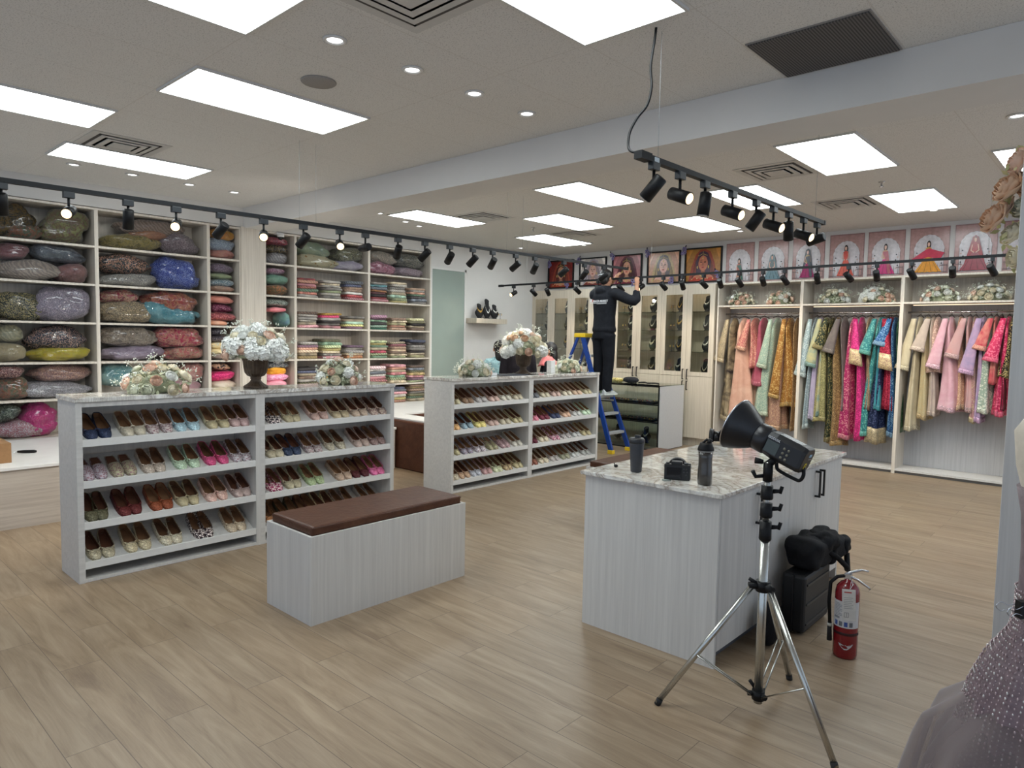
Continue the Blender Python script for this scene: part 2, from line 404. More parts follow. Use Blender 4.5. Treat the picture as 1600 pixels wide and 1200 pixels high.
SHOES=[
('near rack left bay',0,0,1.406,1.487,'navy blue beaded',(34, 42, 64)),
('near rack left bay',0,1,1.613,1.7,'cream',(206, 194, 170)),
('near rack left bay',0,2,1.784,1.881,'cream floral',(200, 186, 180)),
('near rack left bay',0,3,1.97,2.067,'pale blue',(140, 164, 172)),
('near rack left bay',0,4,2.186,2.277,'cream gold',(196, 180, 140)),
('near rack left bay',0,5,2.356,2.438,'pink cream',(200, 166, 160)),
('near rack left bay',1,0,1.386,1.472,'silver floral mule',(176, 164, 170)),
('near rack left bay',1,1,1.561,1.643,'green floral mule',(170, 162, 130)),
('near rack left bay',1,2,1.742,1.833,'grey beige',(150, 136, 122)),
('near rack left bay',1,3,1.957,2.06,'mint green',(150, 168, 140)),
('near rack left bay',1,4,2.171,2.268,'hot pink',(176, 60, 100)),
('near rack left bay',1,5,2.37,2.45,'black and white',(196, 190, 190)),
('near rack left bay',2,0,1.398,1.472,'olive green',(84, 80, 60)),
('near rack left bay',2,1,1.584,1.677,'maroon',(84, 34, 32)),
('near rack left bay',2,2,1.792,1.876,'rust brown',(120, 62, 38)),
('near rack left bay',2,3,1.963,2.06,'gold cream',(196, 180, 140)),
('near rack left bay',2,4,2.17,2.261,'peach pink',(200, 150, 136)),
('near rack left bay',2,5,2.365,2.448,'pink cream',(196, 170, 160)),
('near rack left bay',3,0,1.406,1.503,'antique gold',(150, 140, 116)),
('near rack left bay',3,1,1.63,1.726,'beige gold',(170, 154, 124)),
('near rack left bay',3,2,1.848,1.939,'silver cream',(178, 164, 140)),
('near rack left bay',3,3,2.086,2.158,'black floral',(60, 44, 48)),
('near rack left bay',3,4,2.323,2.407,'beige',(170, 150, 126)),
('near rack right bay',0,0,2.643,2.705,'black floral',(60, 50, 56)),
('near rack right bay',0,1,2.784,2.862,'pale gold',(190, 176, 140)),
('near rack right bay',0,2,3.017,3.12,'pink cream',(206, 170, 156)),
('near rack right bay',0,3,3.228,3.316,'gold cream',(196, 176, 140)),
('near rack right bay',0,4,3.412,3.513,'cream',(206, 180, 156)),
('near rack right bay',0,5,3.608,3.701,'cream floral',(200, 180, 160)),
('near rack right bay',1,0,2.629,2.707,'cream gold',(200, 186, 156)),
('near rack right bay',1,1,2.783,2.872,'navy blue',(44, 52, 70)),
('near rack right bay',1,2,2.968,3.058,'black and white',(180, 170, 164)),
('near rack right bay',1,3,3.177,3.279,'grey gold',(150, 140, 120)),
('near rack right bay',1,4,3.443,3.527,'pink cream',(196, 170, 156)),
('near rack right bay',1,5,3.609,3.696,'brown silver',(120, 96, 90)),
('near rack right bay',2,0,2.634,2.698,'magenta dotted',(150, 36, 84)),
('near rack right bay',2,1,2.786,2.878,'cream gold',(196, 184, 150)),
('near rack right bay',2,2,2.99,3.078,'sage green',(140, 152, 112)),
('near rack right bay',2,3,3.25,3.347,'beige',(206, 176, 150)),
('near rack right bay',2,4,3.429,3.522,'dark brown',(70, 30, 32)),
('near rack right bay',2,5,3.611,3.695,'bright pink',(206, 90, 130)),
('near rack right bay',3,0,2.638,2.708,'tan',(150, 100, 60)),
('near rack right bay',3,1,2.759,2.857,'dark olive',(60, 56, 40)),
('near rack right bay',3,2,2.94,3.008,'brown',(90, 56, 42)),
('near rack right bay',3,3,3.092,3.189,'cream',(190, 170, 130)),
('near rack right bay',3,4,3.273,3.381,'pale floral',(196, 176, 160)),
('near rack right bay',3,5,3.528,3.623,'silver',(190, 180, 170)),
('far rack left bay',0,0,4.755,4.847,'cream gold',(196, 182, 144)),
('far rack left bay',0,1,4.95,5.042,'brown bronze',(110, 84, 62)),
('far rack left bay',0,2,5.145,5.237,'grey',(140, 134, 130)),
('far rack left bay',0,3,5.34,5.432,'pink cream',(206, 172, 158)),
('far rack left bay',0,4,5.535,5.627,'silver beige',(170, 160, 146)),
('far rack left bay',0,5,5.73,5.822,'cream',(206, 192, 164)),
('far rack left bay',1,0,4.755,4.847,'orange tan',(196, 140, 90)),
('far rack left bay',1,1,4.95,5.042,'pale blue',(150, 172, 182)),
('far rack left bay',1,2,5.145,5.237,'yellow gold',(200, 170, 100)),
('far rack left bay',1,3,5.34,5.432,'pink cream',(206, 172, 158)),
('far rack left bay',1,4,5.535,5.627,'cream',(206, 192, 164)),
('far rack left bay',1,5,5.73,5.822,'pale gold',(200, 184, 140)),
('far rack left bay',2,0,4.755,4.847,'gold cream',(196, 184, 140)),
('far rack left bay',2,1,4.95,5.042,'grey floral',(150, 148, 160)),
('far rack left bay',2,2,5.145,5.237,'white floral',(200, 194, 196)),
('far rack left bay',2,3,5.34,5.432,'green floral mule',(160, 160, 116)),
('far rack left bay',2,4,5.535,5.627,'pink floral mule',(190, 160, 160)),
('far rack left bay',2,5,5.73,5.822,'white cream',(214, 206, 190)),
('far rack left bay',3,0,4.755,4.834,'beige',(184, 164, 140)),
('far rack left bay',3,1,4.922,5.001,'brown cream',(160, 130, 104)),
('far rack left bay',3,2,5.089,5.168,'silver grey',(150, 150, 156)),
('far rack left bay',3,3,5.256,5.335,'pink',(206, 160, 156)),
('far rack left bay',3,4,5.424,5.502,'green cream',(176, 178, 140)),
('far rack left bay',3,5,5.591,5.669,'gold floral',(190, 170, 120)),
('far rack left bay',3,6,5.758,5.836,'pale gold',(200, 184, 140)),
('far rack right bay',0,0,6.005,6.104,'dark grey',(80, 80, 84)),
('far rack right bay',0,1,6.215,6.314,'cream',(206, 192, 164)),
('far rack right bay',0,2,6.425,6.524,'pink cream',(206, 172, 158)),
('far rack right bay',0,3,6.635,6.734,'ivory',(214, 200, 176)),
('far rack right bay',0,4,6.845,6.944,'peach cream',(214, 180, 150)),
('far rack right bay',0,5,7.055,7.154,'cream gold',(196, 182, 144)),
('far rack right bay',1,0,6.005,6.104,'rose pink',(190, 100, 116)),
('far rack right bay',1,1,6.215,6.314,'maroon',(96, 40, 52)),
('far rack right bay',1,2,6.425,6.524,'navy blue',(50, 54, 76)),
('far rack right bay',1,3,6.635,6.734,'peach',(220, 176, 146)),
('far rack right bay',1,4,6.845,6.944,'white',(210, 206, 200)),
('far rack right bay',1,5,7.055,7.154,'mint green',(160, 184, 150)),
('far rack right bay',2,0,6.005,6.104,'burgundy',(80, 30, 42)),
('far rack right bay',2,1,6.215,6.314,'beige',(184, 164, 140)),
('far rack right bay',2,2,6.425,6.524,'magenta dotted',(150, 40, 90)),
('far rack right bay',2,3,6.635,6.734,'black and white',(140, 134, 134)),
('far rack right bay',2,4,6.845,6.944,'white silver',(196, 194, 190)),
('far rack right bay',2,5,7.055,7.154,'pale gold',(200, 184, 140)),
('far rack right bay',3,0,6.005,6.104,'brown',(120, 70, 52)),
('far rack right bay',3,1,6.215,6.314,'beige',(184, 164, 140)),
('far rack right bay',3,2,6.425,6.524,'grey silver',(150, 142, 136)),
('far rack right bay',3,3,6.635,6.734,'olive grey',(130, 128, 106)),
('far rack right bay',3,4,6.845,6.944,'silver',(170, 166, 160)),
('far rack right bay',3,5,7.055,7.154,'pewter grey',(140, 138, 132)),
]
GARM=[
(1,-4.472,-4.671,-4.38,0.453,'black dress with long cream brocade sleeve',(44, 36, 34),(190, 170, 134),'L',1.314),
(1,-4.325,-4.519,-4.052,0.476,'sheer peach dress with pink border',(214, 160, 136),(222, 176, 150),'N',0.0),
(1,-4.153,-4.217,-4.028,1.234,'coral embroidered kurta',(190, 100, 96),(214, 160, 130),'N',0.0),
(1,-4.031,-4.149,-3.924,0.989,'maroon pink long kurta',(150, 48, 74),(170, 80, 96),'N',0.0),
(1,-3.838,-4.111,-3.831,0.552,'mint green dress with gold sleeve hem',(158, 184, 164),(186, 196, 170),'L',1.248),
(1,-3.704,-3.925,-3.643,0.386,'dusty rose gold-embroidered gown',(170, 124, 104),(196, 156, 120),'N',0.0),
(1,-3.651,-3.729,-3.464,0.72,'ochre dress with long gold sleeve',(166, 108, 34),(190, 150, 80),'L',0.837),
(1,-3.546,-3.571,-3.431,0.397,'bronze gold narrow dress',(128, 92, 52),(160, 124, 74),'N',0.0),
(2,-3.298,-3.555,-3.304,0.441,'pale blue sequined dress with wide sleeve',(150, 172, 176),(190, 204, 200),'L',1.158),
(2,-3.239,-3.335,-3.2,0.571,'lavender kurta',(160, 146, 176),(180, 170, 190),'N',0.0),
(2,-3.173,-3.261,-3.103,0.623,'pale yellow tunic with blue-green cuff',(196, 184, 130),(120, 150, 140),'L',1.294),
(2,-3.157,-3.291,-3.05,0.554,'olive gold flared dress',(138, 132, 82),(176, 164, 104),'N',0.0),
(2,-3.091,-3.103,-2.964,0.29,'dark green gold-dotted gown',(48, 58, 42),(130, 118, 70),'N',0.0),
(2,-3.018,-3.068,-2.858,0.256,'amber brown brocade gown',(130, 96, 56),(176, 140, 84),'N',0.0),
(2,-2.938,-2.912,-2.832,0.736,'grey brown kurta',(96, 84, 82),(120, 108, 100),'N',0.0),
(2,-2.82,-2.958,-2.751,0.354,'magenta gown with gold floral hem',(176, 20, 92),(206, 120, 130),'N',0.0),
(2,-2.727,-2.742,-2.587,0.35,'fuchsia dress with gold-banded short sleeve',(190, 22, 104),(140, 40, 60),'B',1.337),
(2,-2.627,-2.615,-2.523,0.762,'cream and bronze patterned kurta',(170, 146, 110),(120, 80, 60),'N',0.0),
(2,-2.499,-2.683,-2.507,0.425,'teal gown with gold flecks',(40, 130, 132),(90, 164, 150),'N',0.0),
(2,-2.47,-2.523,-2.404,0.771,'bright turquoise long kurta',(24, 120, 140),(50, 140, 150),'N',0.0),
(2,-2.381,-2.426,-2.257,0.781,'red dress with gold-banded sleeve',(150, 28, 52),(60, 60, 90),'B',1.294),
(2,-2.403,-2.609,-2.39,0.336,'navy gown with wide gold border',(32, 40, 72),(200, 180, 140),'H',0.0),
(2,-2.33,-2.342,-2.226,0.443,'royal blue dotted gown',(34, 84, 140),(120, 160, 190),'N',0.0),
(2,-2.272,-2.257,-2.12,0.494,'dark green gown with gold flecks',(24, 76, 56),(90, 120, 80),'N',0.0),
(3,-2.053,-2.151,-2.017,0.546,'cream dress with elbow sleeve',(196, 180, 146),(212, 198, 164),'L',1.301),
(3,-1.97,-2.024,-1.872,0.695,'pale yellow embroidered kurta',(206, 190, 146),(190, 164, 116),'N',0.0),
(3,-1.909,-1.908,-1.806,0.743,'silver-beige long kurta',(190, 172, 156),(206, 186, 168),'N',0.0),
(3,-1.862,-1.97,-1.753,1.277,'rose beige sequined top',(206, 168, 152),(222, 190, 170),'N',0.0),
(3,-1.722,-1.809,-1.538,0.814,'pale pink dress with short sleeve',(222, 164, 176),(230, 186, 196),'L',1.331),
(3,-1.624,-1.605,-1.52,0.847,'peach gold sequined dress',(206, 156, 126),(220, 184, 150),'N',0.0),
(3,-1.534,-1.538,-1.417,0.831,'rose pink kurta',(206, 148, 146),(196, 160, 156),'L',1.461),
(3,-1.477,-1.474,-1.385,0.706,'mauve and gold kurta',(184, 130, 136),(190, 170, 130),'N',0.0),
(3,-1.389,-1.436,-1.335,0.71,'lavender ombre tunic with cream cuff',(160, 140, 176),(200, 160, 190),'L',1.279),
(3,-1.327,-1.423,-1.248,0.828,'mint silver sequined dress',(166, 184, 164),(206, 210, 190),'N',0.0),
(3,-1.271,-1.309,-1.199,1.172,'red floral kurta',(190, 44, 66),(220, 150, 130),'N',0.0),
(3,-1.223,-1.183,-1.122,0.881,'dark burgundy dress',(90, 24, 36),(110, 40, 50),'N',0.0),
(3,-1.15,-1.252,-1.106,0.805,'hot pink dress with gold flecks',(206, 26, 84),(224, 90, 120),'N',0.0),
(3,-1.103,-1.233,-1.071,1.252,'black sleeve garment heavy with gold work',(24, 24, 26),(190, 170, 110),'N',0.0),
]
T2X=[-7.45,-7.032,-6.749,-6.188,-5.81,-5.429,-5.097,-4.752,-4.47,-4.172,-3.947,-3.697,-3.401,-3.142,-2.773,-2.439,-2.155,-1.82,-1.455,-1.124]# ------------------------------------------------------------------ the room
X0, X1, Y0, Y1 = -8.70, 2.6, -2.6, 9.96
struct(box('floor', floor_mat(), X0, X1, Y0, Y1 + .1, -.06, 0, org=(0, 0, 0)))
struct(box('ceiling', ceil_mat(), X0, X1, Y0, Y1 + .1, CZ, CZ + .1, org=(0, 0, 0)))
struct(box('trim_1', PAINT, X0, X1, 4.06, 4.46, 2.89, CZ - .001))            # beam across the room
wl = MB()
wl.box(-8.75, -8.66, Y0, Y1, 0, CZ)                                       # behind the shelves
wl.box(-8.66, -8.245, Y0, 7.06, 2.905, CZ)                                 # bulkhead over the shelves
wl.box(-8.66, -8.245, 7.065, Y1, 0, CZ)
struct(wl.build('wall_left', PAINT))
struct(box('wall_back', plain((216, 213, 211), .75, var=.015, sc=4, key='paint'), -8.245, X1, Y1, Y1 + .1, 0, CZ - .001))
# tall grey green glass door in the left wall
door = thing('door_1', 'tall grey-green frosted glass door in the left wall', 'door', (-8.24, 7.46, 0)); door['kind'] = 'structure'
del door['category']; del door['label']
dm = plain((148, 160, 152), .18, var=.03, sc=2, key='frosted_glass')
box('door_panel', dm, -8.243, -8.225, 7.105, 7.80, .01, 2.655, parent=door)
df = MB(); df.box(-8.243, -8.215, 7.80, 7.835, .002, 2.69); df.box(-8.243, -8.215, 7.07, 7.835, 2.657, 2.69); df.box(-8.243, -8.215, 7.068, 7.103, .002, 2.657)
df.build('door_frame', WHITE, parent=door)
# ---- ceiling panel lights
PANEL = bpy.data.materials.new('light_panel'); PANEL.use_nodes = True
_b = PANEL.node_tree.nodes['Principled BSDF']; _b.inputs['Base Color'].default_value = (.8, .8, .8, 1)
_b.inputs['Emission Color'].default_value = (.90, .985, 1.0, 1); _b.inputs['Emission Strength'].default_value = PANEL_E
FR = plain((206, 204, 200), .5, var=.02)
p = thing('ceiling_light', '', 'light', (0, 0, 0), 'flat panel lights in the ceiling')
f = MB(); f.box(0, .6, 0, .014, -.014, 0); f.box(0, .6, 1.194, 1.208, -.014, 0); f.box(0, .014, .014, 1.194, -.014, 0); f.box(.586, .6, .014, 1.194, -.014, 0)
f.build('light_frame', FR, p, local=True)
MB().box(.014, .586, .014, 1.194, -.009, -.001).build('diffuser', PANEL, p, local=True); reg(p)
PL = [(-4.70, 1.75, 'flat light panel directly beside the round ceiling speaker'),
      (-3.47, .53, 'flat light panel cut by the top edge, left of the square diffuser'),
      (-5.95, .53, 'flat light panel at the left edge of the photo'),
      (-7.14, 1.73, 'flat light panel nearest the bagged-fabric shelves, beside the leftmost vent'),
      (-2.23, 1.74, 'large flat light panel at the top, left of the hanging black cable'),
      (-4.71, 5.41, 'flat light panel just beyond the beam, left of the short black track'),
      (-5.94, 6.63, 'middle of three panels stacked above the far door wall'),
      (-7.14, 7.80, 'smallest panel, lowest of the three over the far left corner'),
      (-4.65, 7.76, 'panel above the bridal portraits at the right'),
      (-2.21, 5.38, 'big panel right of the short black track, nearest the beam'),
      (-2.17, 7.73, 'panel above the arch posters, beside a small square vent'),
      (-7.15, 5.41, 'panel beyond the beam over the folded-cloth shelves'),
      (-3.43, 6.56, 'panel partly hidden behind the short black track'),
      (-.96, 6.55, 'panel at the right edge above the peach roses'),
      (.29, 5.40, 'unseen light panel added beyond the partition, nearest the beam'), (.30, 7.75, 'unseen light panel added beyond the partition, by the dress wall')]  # these two lie out of view, added to brighten the right side
for i, (x, y, l) in enumerate(PL):
    if i == 0: p.location = (x, y, CZ - .001); p['label'] = l
    else: dup(p, (x, y, CZ - .001), label=l)
# ---- recessed downlights
p = thing('recessed_downlight', '', 'light', (0, 0, 0), 'small recessed ceiling lights')
MB().lathe([(.062, -.001), (.062, -.008), (.046, -.010), (.042, -.002)], 24).build('trim_ring', WHITE, p, local=True)
MB().lathe([(.040, -.0025), (.030, -.004), (.001, -.005)], 20).build('lens', plain((250, 252, 255), .3, emit=6, var=0, key='lamp_lens'), p, local=True)
reg(p)
DL = [(-3.19, 2.075, 'nearest of the row by the speaker'), (-3.19, 2.59, 'second of the row by the speaker'), (-3.19, 3.09, 'third of the row by the speaker'),
      (-3.19, 3.59, 'last of the row, closest to the beam'), (-7.40, 2.02, 'leftmost of the row over the shelf wall'), (-7.40, 2.52, 'second from left over the shelf wall'),
      (-7.40, 3.07, 'third from left over the shelf wall'), (-7.40, 3.55, 'last before the beam over the shelf wall'),
      (-7.15, 5.30, 'beyond the beam beside the smoke detector'), (-7.38, 5.90, 'beyond the beam, middle of three small ones'), (-7.52, 6.25, 'beyond the beam, farthest of three small ones'),
      (-7.9, 8.8, 'in the far left corner by the glass door'), (-.70, 5.68, 'at the right edge over the dress wall'), (-1.83, 9.03, 'in front of the arch posters'),
      (-4.19, 9.2, 'above the portrait of the orange-veiled bride'), (-6.81, 9.13, 'above the second portrait from left')]
for i, (x, y, l) in enumerate(DL):
    l = 'round recessed downlight ' + l
    if i == 0: p.location = (x, y, CZ); p['label'] = l
    else: dup(p, (x, y, CZ), label=l)
# ---- vents
def vent(cx, cy, s, label, cone=False):
    v = thing('ceiling_vent', label, 'vent', (cx, cy, CZ), 'square air diffusers')
    h = s / 2; fm = plain((198, 195, 190), .5, var=.02); dk = plain((70, 66, 62), .8)
    MB().box(cx - h, cx + h, cy - h, cy + h, CZ - .005, CZ - .001).build('backing', fm, v)
    for k, (a, z) in enumerate(((.80, .013), (.60, .017), (.38, .021))):
        q = h * a; w = .022
        m = MB()
        for (x0, x1, y0, y1) in ((cx - q, cx + q, cy - q, cy - q + w), (cx - q, cx + q, cy + q - w, cy + q), (cx - q, cx - q + w, cy - q, cy + q), (cx + q - w, cx + q, cy - q, cy + q)):
            m.box(x0, x1, y0, y1, CZ - .008 - .004 * k, CZ - .005)
        m.build('dark_slot', dk, v)
        m = MB(); q2 = q - w; o = q - w - .03
        m.box(cx - q2, cx + q2, cy - q2, cy + q2, CZ - .012 - .004 * k, CZ - .0055)
        m.build('louvre', fm, v)
    return v
vent(-6.30, 2.07, .58, 'square air diffuser above the leftmost shelf panel light')
vent(-2.50, 2.00, .60, 'large square air diffuser cut by the top edge')
vent(-2.50, 6.20, .58, 'square air diffuser left of the biggest far light panel')
vent(-2.46, 8.05, .58, 'square air diffuser nearest the arch posters')
vent(-6.28, 6.27, .58, 'square air diffuser between the far left light panels')
vent(-6.22, 8.10, .58, 'square air diffuser above the far left corner portraits')
g = thing('return_grille', 'dark grey square return air grille beside the beam', 'grille', (-1.30, 3.765, CZ))
box('grille_frame', plain((140, 136, 132), .5), -1.60, -1.005, 3.48, 4.048, CZ - .006, CZ - .001, g)
gm, nt, b = base('grille_mesh'); w = N(nt, 'ShaderNodeTexWave'); w.inputs['Scale'].default_value = 22; w.bands_direction = 'X'
nt.links.new(coords(nt), w.inputs['Vector']); nt.links.new(ramp(nt, w.outputs['Fac'], [(.3, lin((66, 63, 62))), (.7, lin((104, 100, 98)))]), b.inputs['Base Color']); b.inputs['Roughness'].default_value = .9
box('grille_mesh', gm, -1.59, -1.015, 3.49, 4.038, CZ - .012, CZ - .006, g)
tag(MB().lathe([(.105, 0), (.105, -.006), (.10, -.010), (.001, -.011)], 32, M=Matrix.Translation((-3.78, 2.345, CZ))).build('ceiling_speaker', plain((150, 145, 140), .8, sc=400, var=.15)), 'round flush ceiling speaker in the tile left of the downlights', 'speaker')
sd = thing('smoke_detector', 'round white smoke detector on the ceiling just past the beam', 'smoke detector', (-7.25, 4.87, CZ))
MB().lathe([(.075, 0), (.075, -.012), (.06, -.03), (.035, -.045), (.001, -.048)], 24, M=Matrix.Translation((-7.25, 4.87, CZ))).build('housing', WHITE, sd)
MB().lathe([(.064, -.022), (.066, -.026), (.058, -.030)], 24, M=Matrix.Translation((-7.25, 4.87, CZ))).build('sensor_slot', plain((80, 80, 80), .6), sd)
for i, (x, y, l) in enumerate(((-6.34, 7.31, 'far left portraits'), (-1.90, 7.19, 'panel light above the arch posters'))):
    q = MB(); M = Matrix.Translation((x, y, CZ)); q.lathe([(.03, 0), (.03, -.005), (.008, -.008), (.008, -.04), (.001, -.042)], 12, M=M); q.lathe([(.020, -.044), (.022, -.047), (.001, -.048)], 12, M=M)
    tag(q.build('fire_sprinkler', CHROME), 'tiny chrome fire sprinkler head near the ' + l, 'sprinkler', 'fire sprinklers')
c_ = thing('security_camera', 'small white bracket camera with black dome above the shelf wall', 'camera', (-8.2, 4.52, 2.87))
MB().box(-8.245, -8.17, 4.47, 4.57, 2.86, 2.885).lathe([(.045, 2.86), (.045, 2.835), (.03, 2.83)], 16, M=Matrix.Translation((-8.17, 4.52, 0))).build('bracket', WHITE, c_)
MB().ell((-8.17, 4.52, 2.828), .034, .034, .034).build('dome', BLACKG, c_)
# slim column between the shelving runs
struct(box('trim_2', LAMC, -8.62, -8.185, 4.005, 4.318, 0, 2.90))

# ------------------------------------------------------------------ left shelving
SZ = [2.495, 2.093, 1.687, 1.272, .893]
def shelving(bay, y0, y1, label):
    u = thing('shelving_unit', label, 'shelves', (-8.4, (y0 + y1) / 2, .50), 'built-in shelving bays on the left wall')
    for y in (y0, y1 - .018): box('side_panel', LAMC, -8.62, -8.20, y, y + .018, .48, 2.89, u)
    box('back_panel', LAMC, -8.64, -8.62, y0, y1, .48, 2.89, u)
    box('top_panel', LAMC, -8.62, -8.20, y0 + .018, y1 - .018, 2.868, 2.89, u)
    zz = .603 if bay == 'F' else .502
    box('bottom_shelf', LAMC, -8.62, -8.203, y0 + .018, y1 - .018, zz - .022, zz, u)
    for z in SZ: box('shelf', LAMC, -8.62, -8.203, y0 + .018, y1 - .018, z - .022, z, u)
YB = dict(A=(1.24, 2.43), B=(2.43, 3.612), C=(3.612, 4.005), D=(4.318, 4.745), E=(4.745, 5.905), F=(5.905, 7.06))
shelving('A', *YB['A'], 'cream shelving bay at the left edge, full of plastic-wrapped bags')
shelving('B', *YB['B'], 'cream shelving bay with the royal blue and turquoise bags')
shelving('C', *YB['C'], 'narrow cream shelving bay left of the blank column')
shelving('D', *YB['D'], 'narrow cream shelving bay right of the blank column')
shelving('E', *YB['E'], 'cream shelving bay with folded cloth, right of the narrow bay')
shelving('F', *YB['F'], 'cream shelving bay of folded cloth beside the glass door')
# low counter below the shelves
k = thing('display_platform', 'long low white-topped platform under the left shelves', 'platform', (-7.4, 3.2, 0))
box('platform_front', laminate((170, 158, 146), (198, 188, 176), 'y'), -8.24, -6.60, 1.0, 5.14, 0, .475, k)
box('platform_top', plain((226, 224, 220), .35, var=.03, sc=6), -8.24, -6.585, .98, 5.15, .4755, .502, k, bevel=.003)
k = thing('upholstered_platform', 'brown leather-fronted platform with white top between the shoe racks', 'platform', (-7.1, 6, 0))
m = MB(); m.box(-8.2, -5.95, 5.17, 5.55, 0, .585); m.box(-8.2, -6.95, 5.55, 7.0, 0, .585); m.build('leather_front', fabric((70, 42, 30), (84, 52, 38), 'p', .45), k, bevel=.02)
m = MB(); m.box(-8.2, -5.97, 5.24, 5.55, .586, .603); m.box(-8.2, -6.96, 5.55, 7.0, .586, .603); m.build('platform_top', plain((226, 224, 220), .35, var=.03, sc=6), k)
bx = thing('cardboard_box', 'plain brown cardboard box on the low platform at the left edge', 'box', (-7.15, 1.1, .502))
bx2 = MB().box(-7.35, -6.82, .86, 1.36, .503, .665); bx2.build('carton', plain((150, 112, 74), .8), bx)
MB().box(-7.11, -7.06, .858, 1.362, .6651, .6665).build('packing_tape', plain((172, 140, 96), .3), bx)
sc = thing('screwdriver', 'black-handled screwdriver lying on the white platform top', 'tool', (-7.25, 1.55, .502))
MB().tube([(-7.30, 1.50, .517), (-7.28, 1.54, .517), (-7.235, 1.61, .517), (-7.225, 1.625, .517)], [.010, .014, .014, .009], 10).build('handle', BLACK, sc)
MB().tube([(-7.30, 1.50, .515), (-7.36, 1.40, .509)], .003, 6).build('shaft', CHROME, sc)

# ------------------------------------------------------------------ bags on the shelves
def bag(y0, y1, z0, z1, x, m, seed, hd=.17):
    rr = random.Random(seed); n, k = 44, 26; rings = []
    a, h = (y1 - y0) / 2, (z1 - z0) / 2; e = rr.uniform(.55, 1.0); sk = rr.uniform(-.25, .25); tl = rr.uniform(-.10, .10) if a > .2 else 0
    off = Vector((rr.random() * 50, rr.random() * 50, 0))
    def pw(v, p): return math.copysign(abs(v) ** p, v)
    for i in range(k + 1):
        t = -PI / 2 + PI * i / k; q = max(abs(math.cos(t)) ** e, .03)
        ring = []
        for j in range(n):
            f = 2 * PI * j / n
            Y = a * q * pw(math.cos(f), e); X = hd * q * pw(math.sin(f), e); Z = h * pw(math.sin(t), .8)
            d = 1 + .22 * noise.noise(Vector((Y * 7, X * 7, Z * 9)) + off) - .10 * (1 - abs(noise.noise(Vector((Y * 11 + Z * 5, X * 9, Z * 13)) + off)) * 2) ** 4 - .05 * (1 - abs(noise.noise(Vector((Y * 24 - Z * 14, X * 20, Z * 26)) + off)) * 2) ** 4
            sag = -.18 * h * (abs(Y) / a) ** 2 if Z > 0 else 0
            ring.append((X * d, Y * d * 0.98 + sk * Z, max(Z * (1 + (d - 1) * .8) + sag + tl * Y * (1 if Z > 0 else .2), -h)))
        rings.append(ring)
    return MB().loft(rings, M=Matrix.Translation((x, (y0 + y1) / 2, (z0 + z1) / 2)))
ROWN = ['top', 'second', 'third', 'fourth', 'fifth', 'lowest']
BAYN = dict(A='leftmost bay', B='second bay', C='narrow bay left of the column', D='narrow bay right of the column', E='bay right of the narrow bays', F='bay beside the glass door')
BASEZ = [SZ[0], SZ[1], SZ[2], SZ[3], SZ[4], .503]
for i, (b_, r_, y0, y1, z0, z1, n_, c1, c2, kd) in enumerate(BAGS):
    lo, hi = YB[b_]; y0 = max(y0, lo + .022); y1 = min(y1, hi - .022)
    zb = BASEZ[r_ - 1]; zt = ([2.868] + [z - .022 for z in SZ])[r_ - 1]
    z0 = max(z0, zb + .001); z1 = min(z1, zt - .004)
    if z0 - zb < .05: z0 = zb + .001
    if b_ in 'CD': y0 += .0; y1 -= .0
    wrap = b_ in 'AB' or r_ in (1, 2)
    def viv(c_): g_ = sum(c_) / 3; return tuple(int(min(245, max(0, (g_ + (v - g_) * 1.25) * 1.16))) for v in c_)
    c1, c2 = viv(c1), viv(c2)
    o = bag(y0, y1, z0, z1, -8.41 + (i % 3) * .008, fabric(c1, c2, kd, plastic=wrap), i)
    o = o.build('fabric_bag', fabric(c1, c2, kd, plastic=wrap))
    tag(o, f"{n_} {'wrapped ' if wrap else ''}fabric bag, {ROWN[r_-1]} shelf, {BAYN[b_]}", 'fabric bag', f'fabric bags in the {BAYN[b_]}')

# ------------------------------------------------------------------ folded garments
def folded(seed):
    rr = random.Random(seed); n = 28; rings = []; off = Vector((seed * 3.1, 0, 0))
    for i, (t, q) in enumerate(((0, .93), (.2, .99), (.5, 1.0), (.8, .985), (1, .90), (1.02, .4))):
        ring = []
        for j in range(n):
            f = 2 * PI * j / n; c, s_ = math.cos(f), math.sin(f)
            px = math.copysign(abs(c) ** .35, c); py = math.copysign(abs(s_) ** .35, s_)
            w = 1 + .04 * noise.noise(Vector((px * 2, py * 2, t * 3)) + off)
            ring.append((px * .165 * q * w, py * .165 * q * w, (t + .16 * noise.noise(Vector((px * 2.5, py * 2.5, 9)) + off)) * .032))
        rings.append(ring)
    return MB().loft(rings).build('folded_garment', WHITE, local=True)
FM = [folded(s) for s in range(4)]
PAL = {'coral': (204, 112, 96), 'pink': (214, 134, 148), 'green': (104, 146, 116), 'grey': (136, 132, 128), 'pale grey': (176, 172, 168), 'beige': (196, 178, 146),
       'navy': (52, 62, 96), 'red': (160, 44, 52), 'white': (214, 208, 198), 'brown': (112, 84, 68), 'mustard': (212, 158, 48), 'hot pink': (212, 34, 92), 'black': (44, 42, 46),
       'yellow': (214, 196, 116), 'mauve': (150, 106, 134), 'salmon': (214, 144, 120), 'ochre': (168, 140, 84), 'mint': (156, 196, 172), 'purple': (128, 92, 130), 'orange': (208, 128, 72),
       'teal': (52, 110, 122), 'olive': (116, 114, 78), 'peach': (224, 180, 150), 'plum': (104, 54, 84), 'emerald': (34, 122, 98), 'pale yellow': (214, 206, 150), 'pale green': (176, 192, 140),
       'crimson': (160, 40, 66), 'maroon': (96, 40, 52), 'pale pink': (224, 176, 184), 'slate': (92, 104, 120), 'rose': (200, 112, 120)}
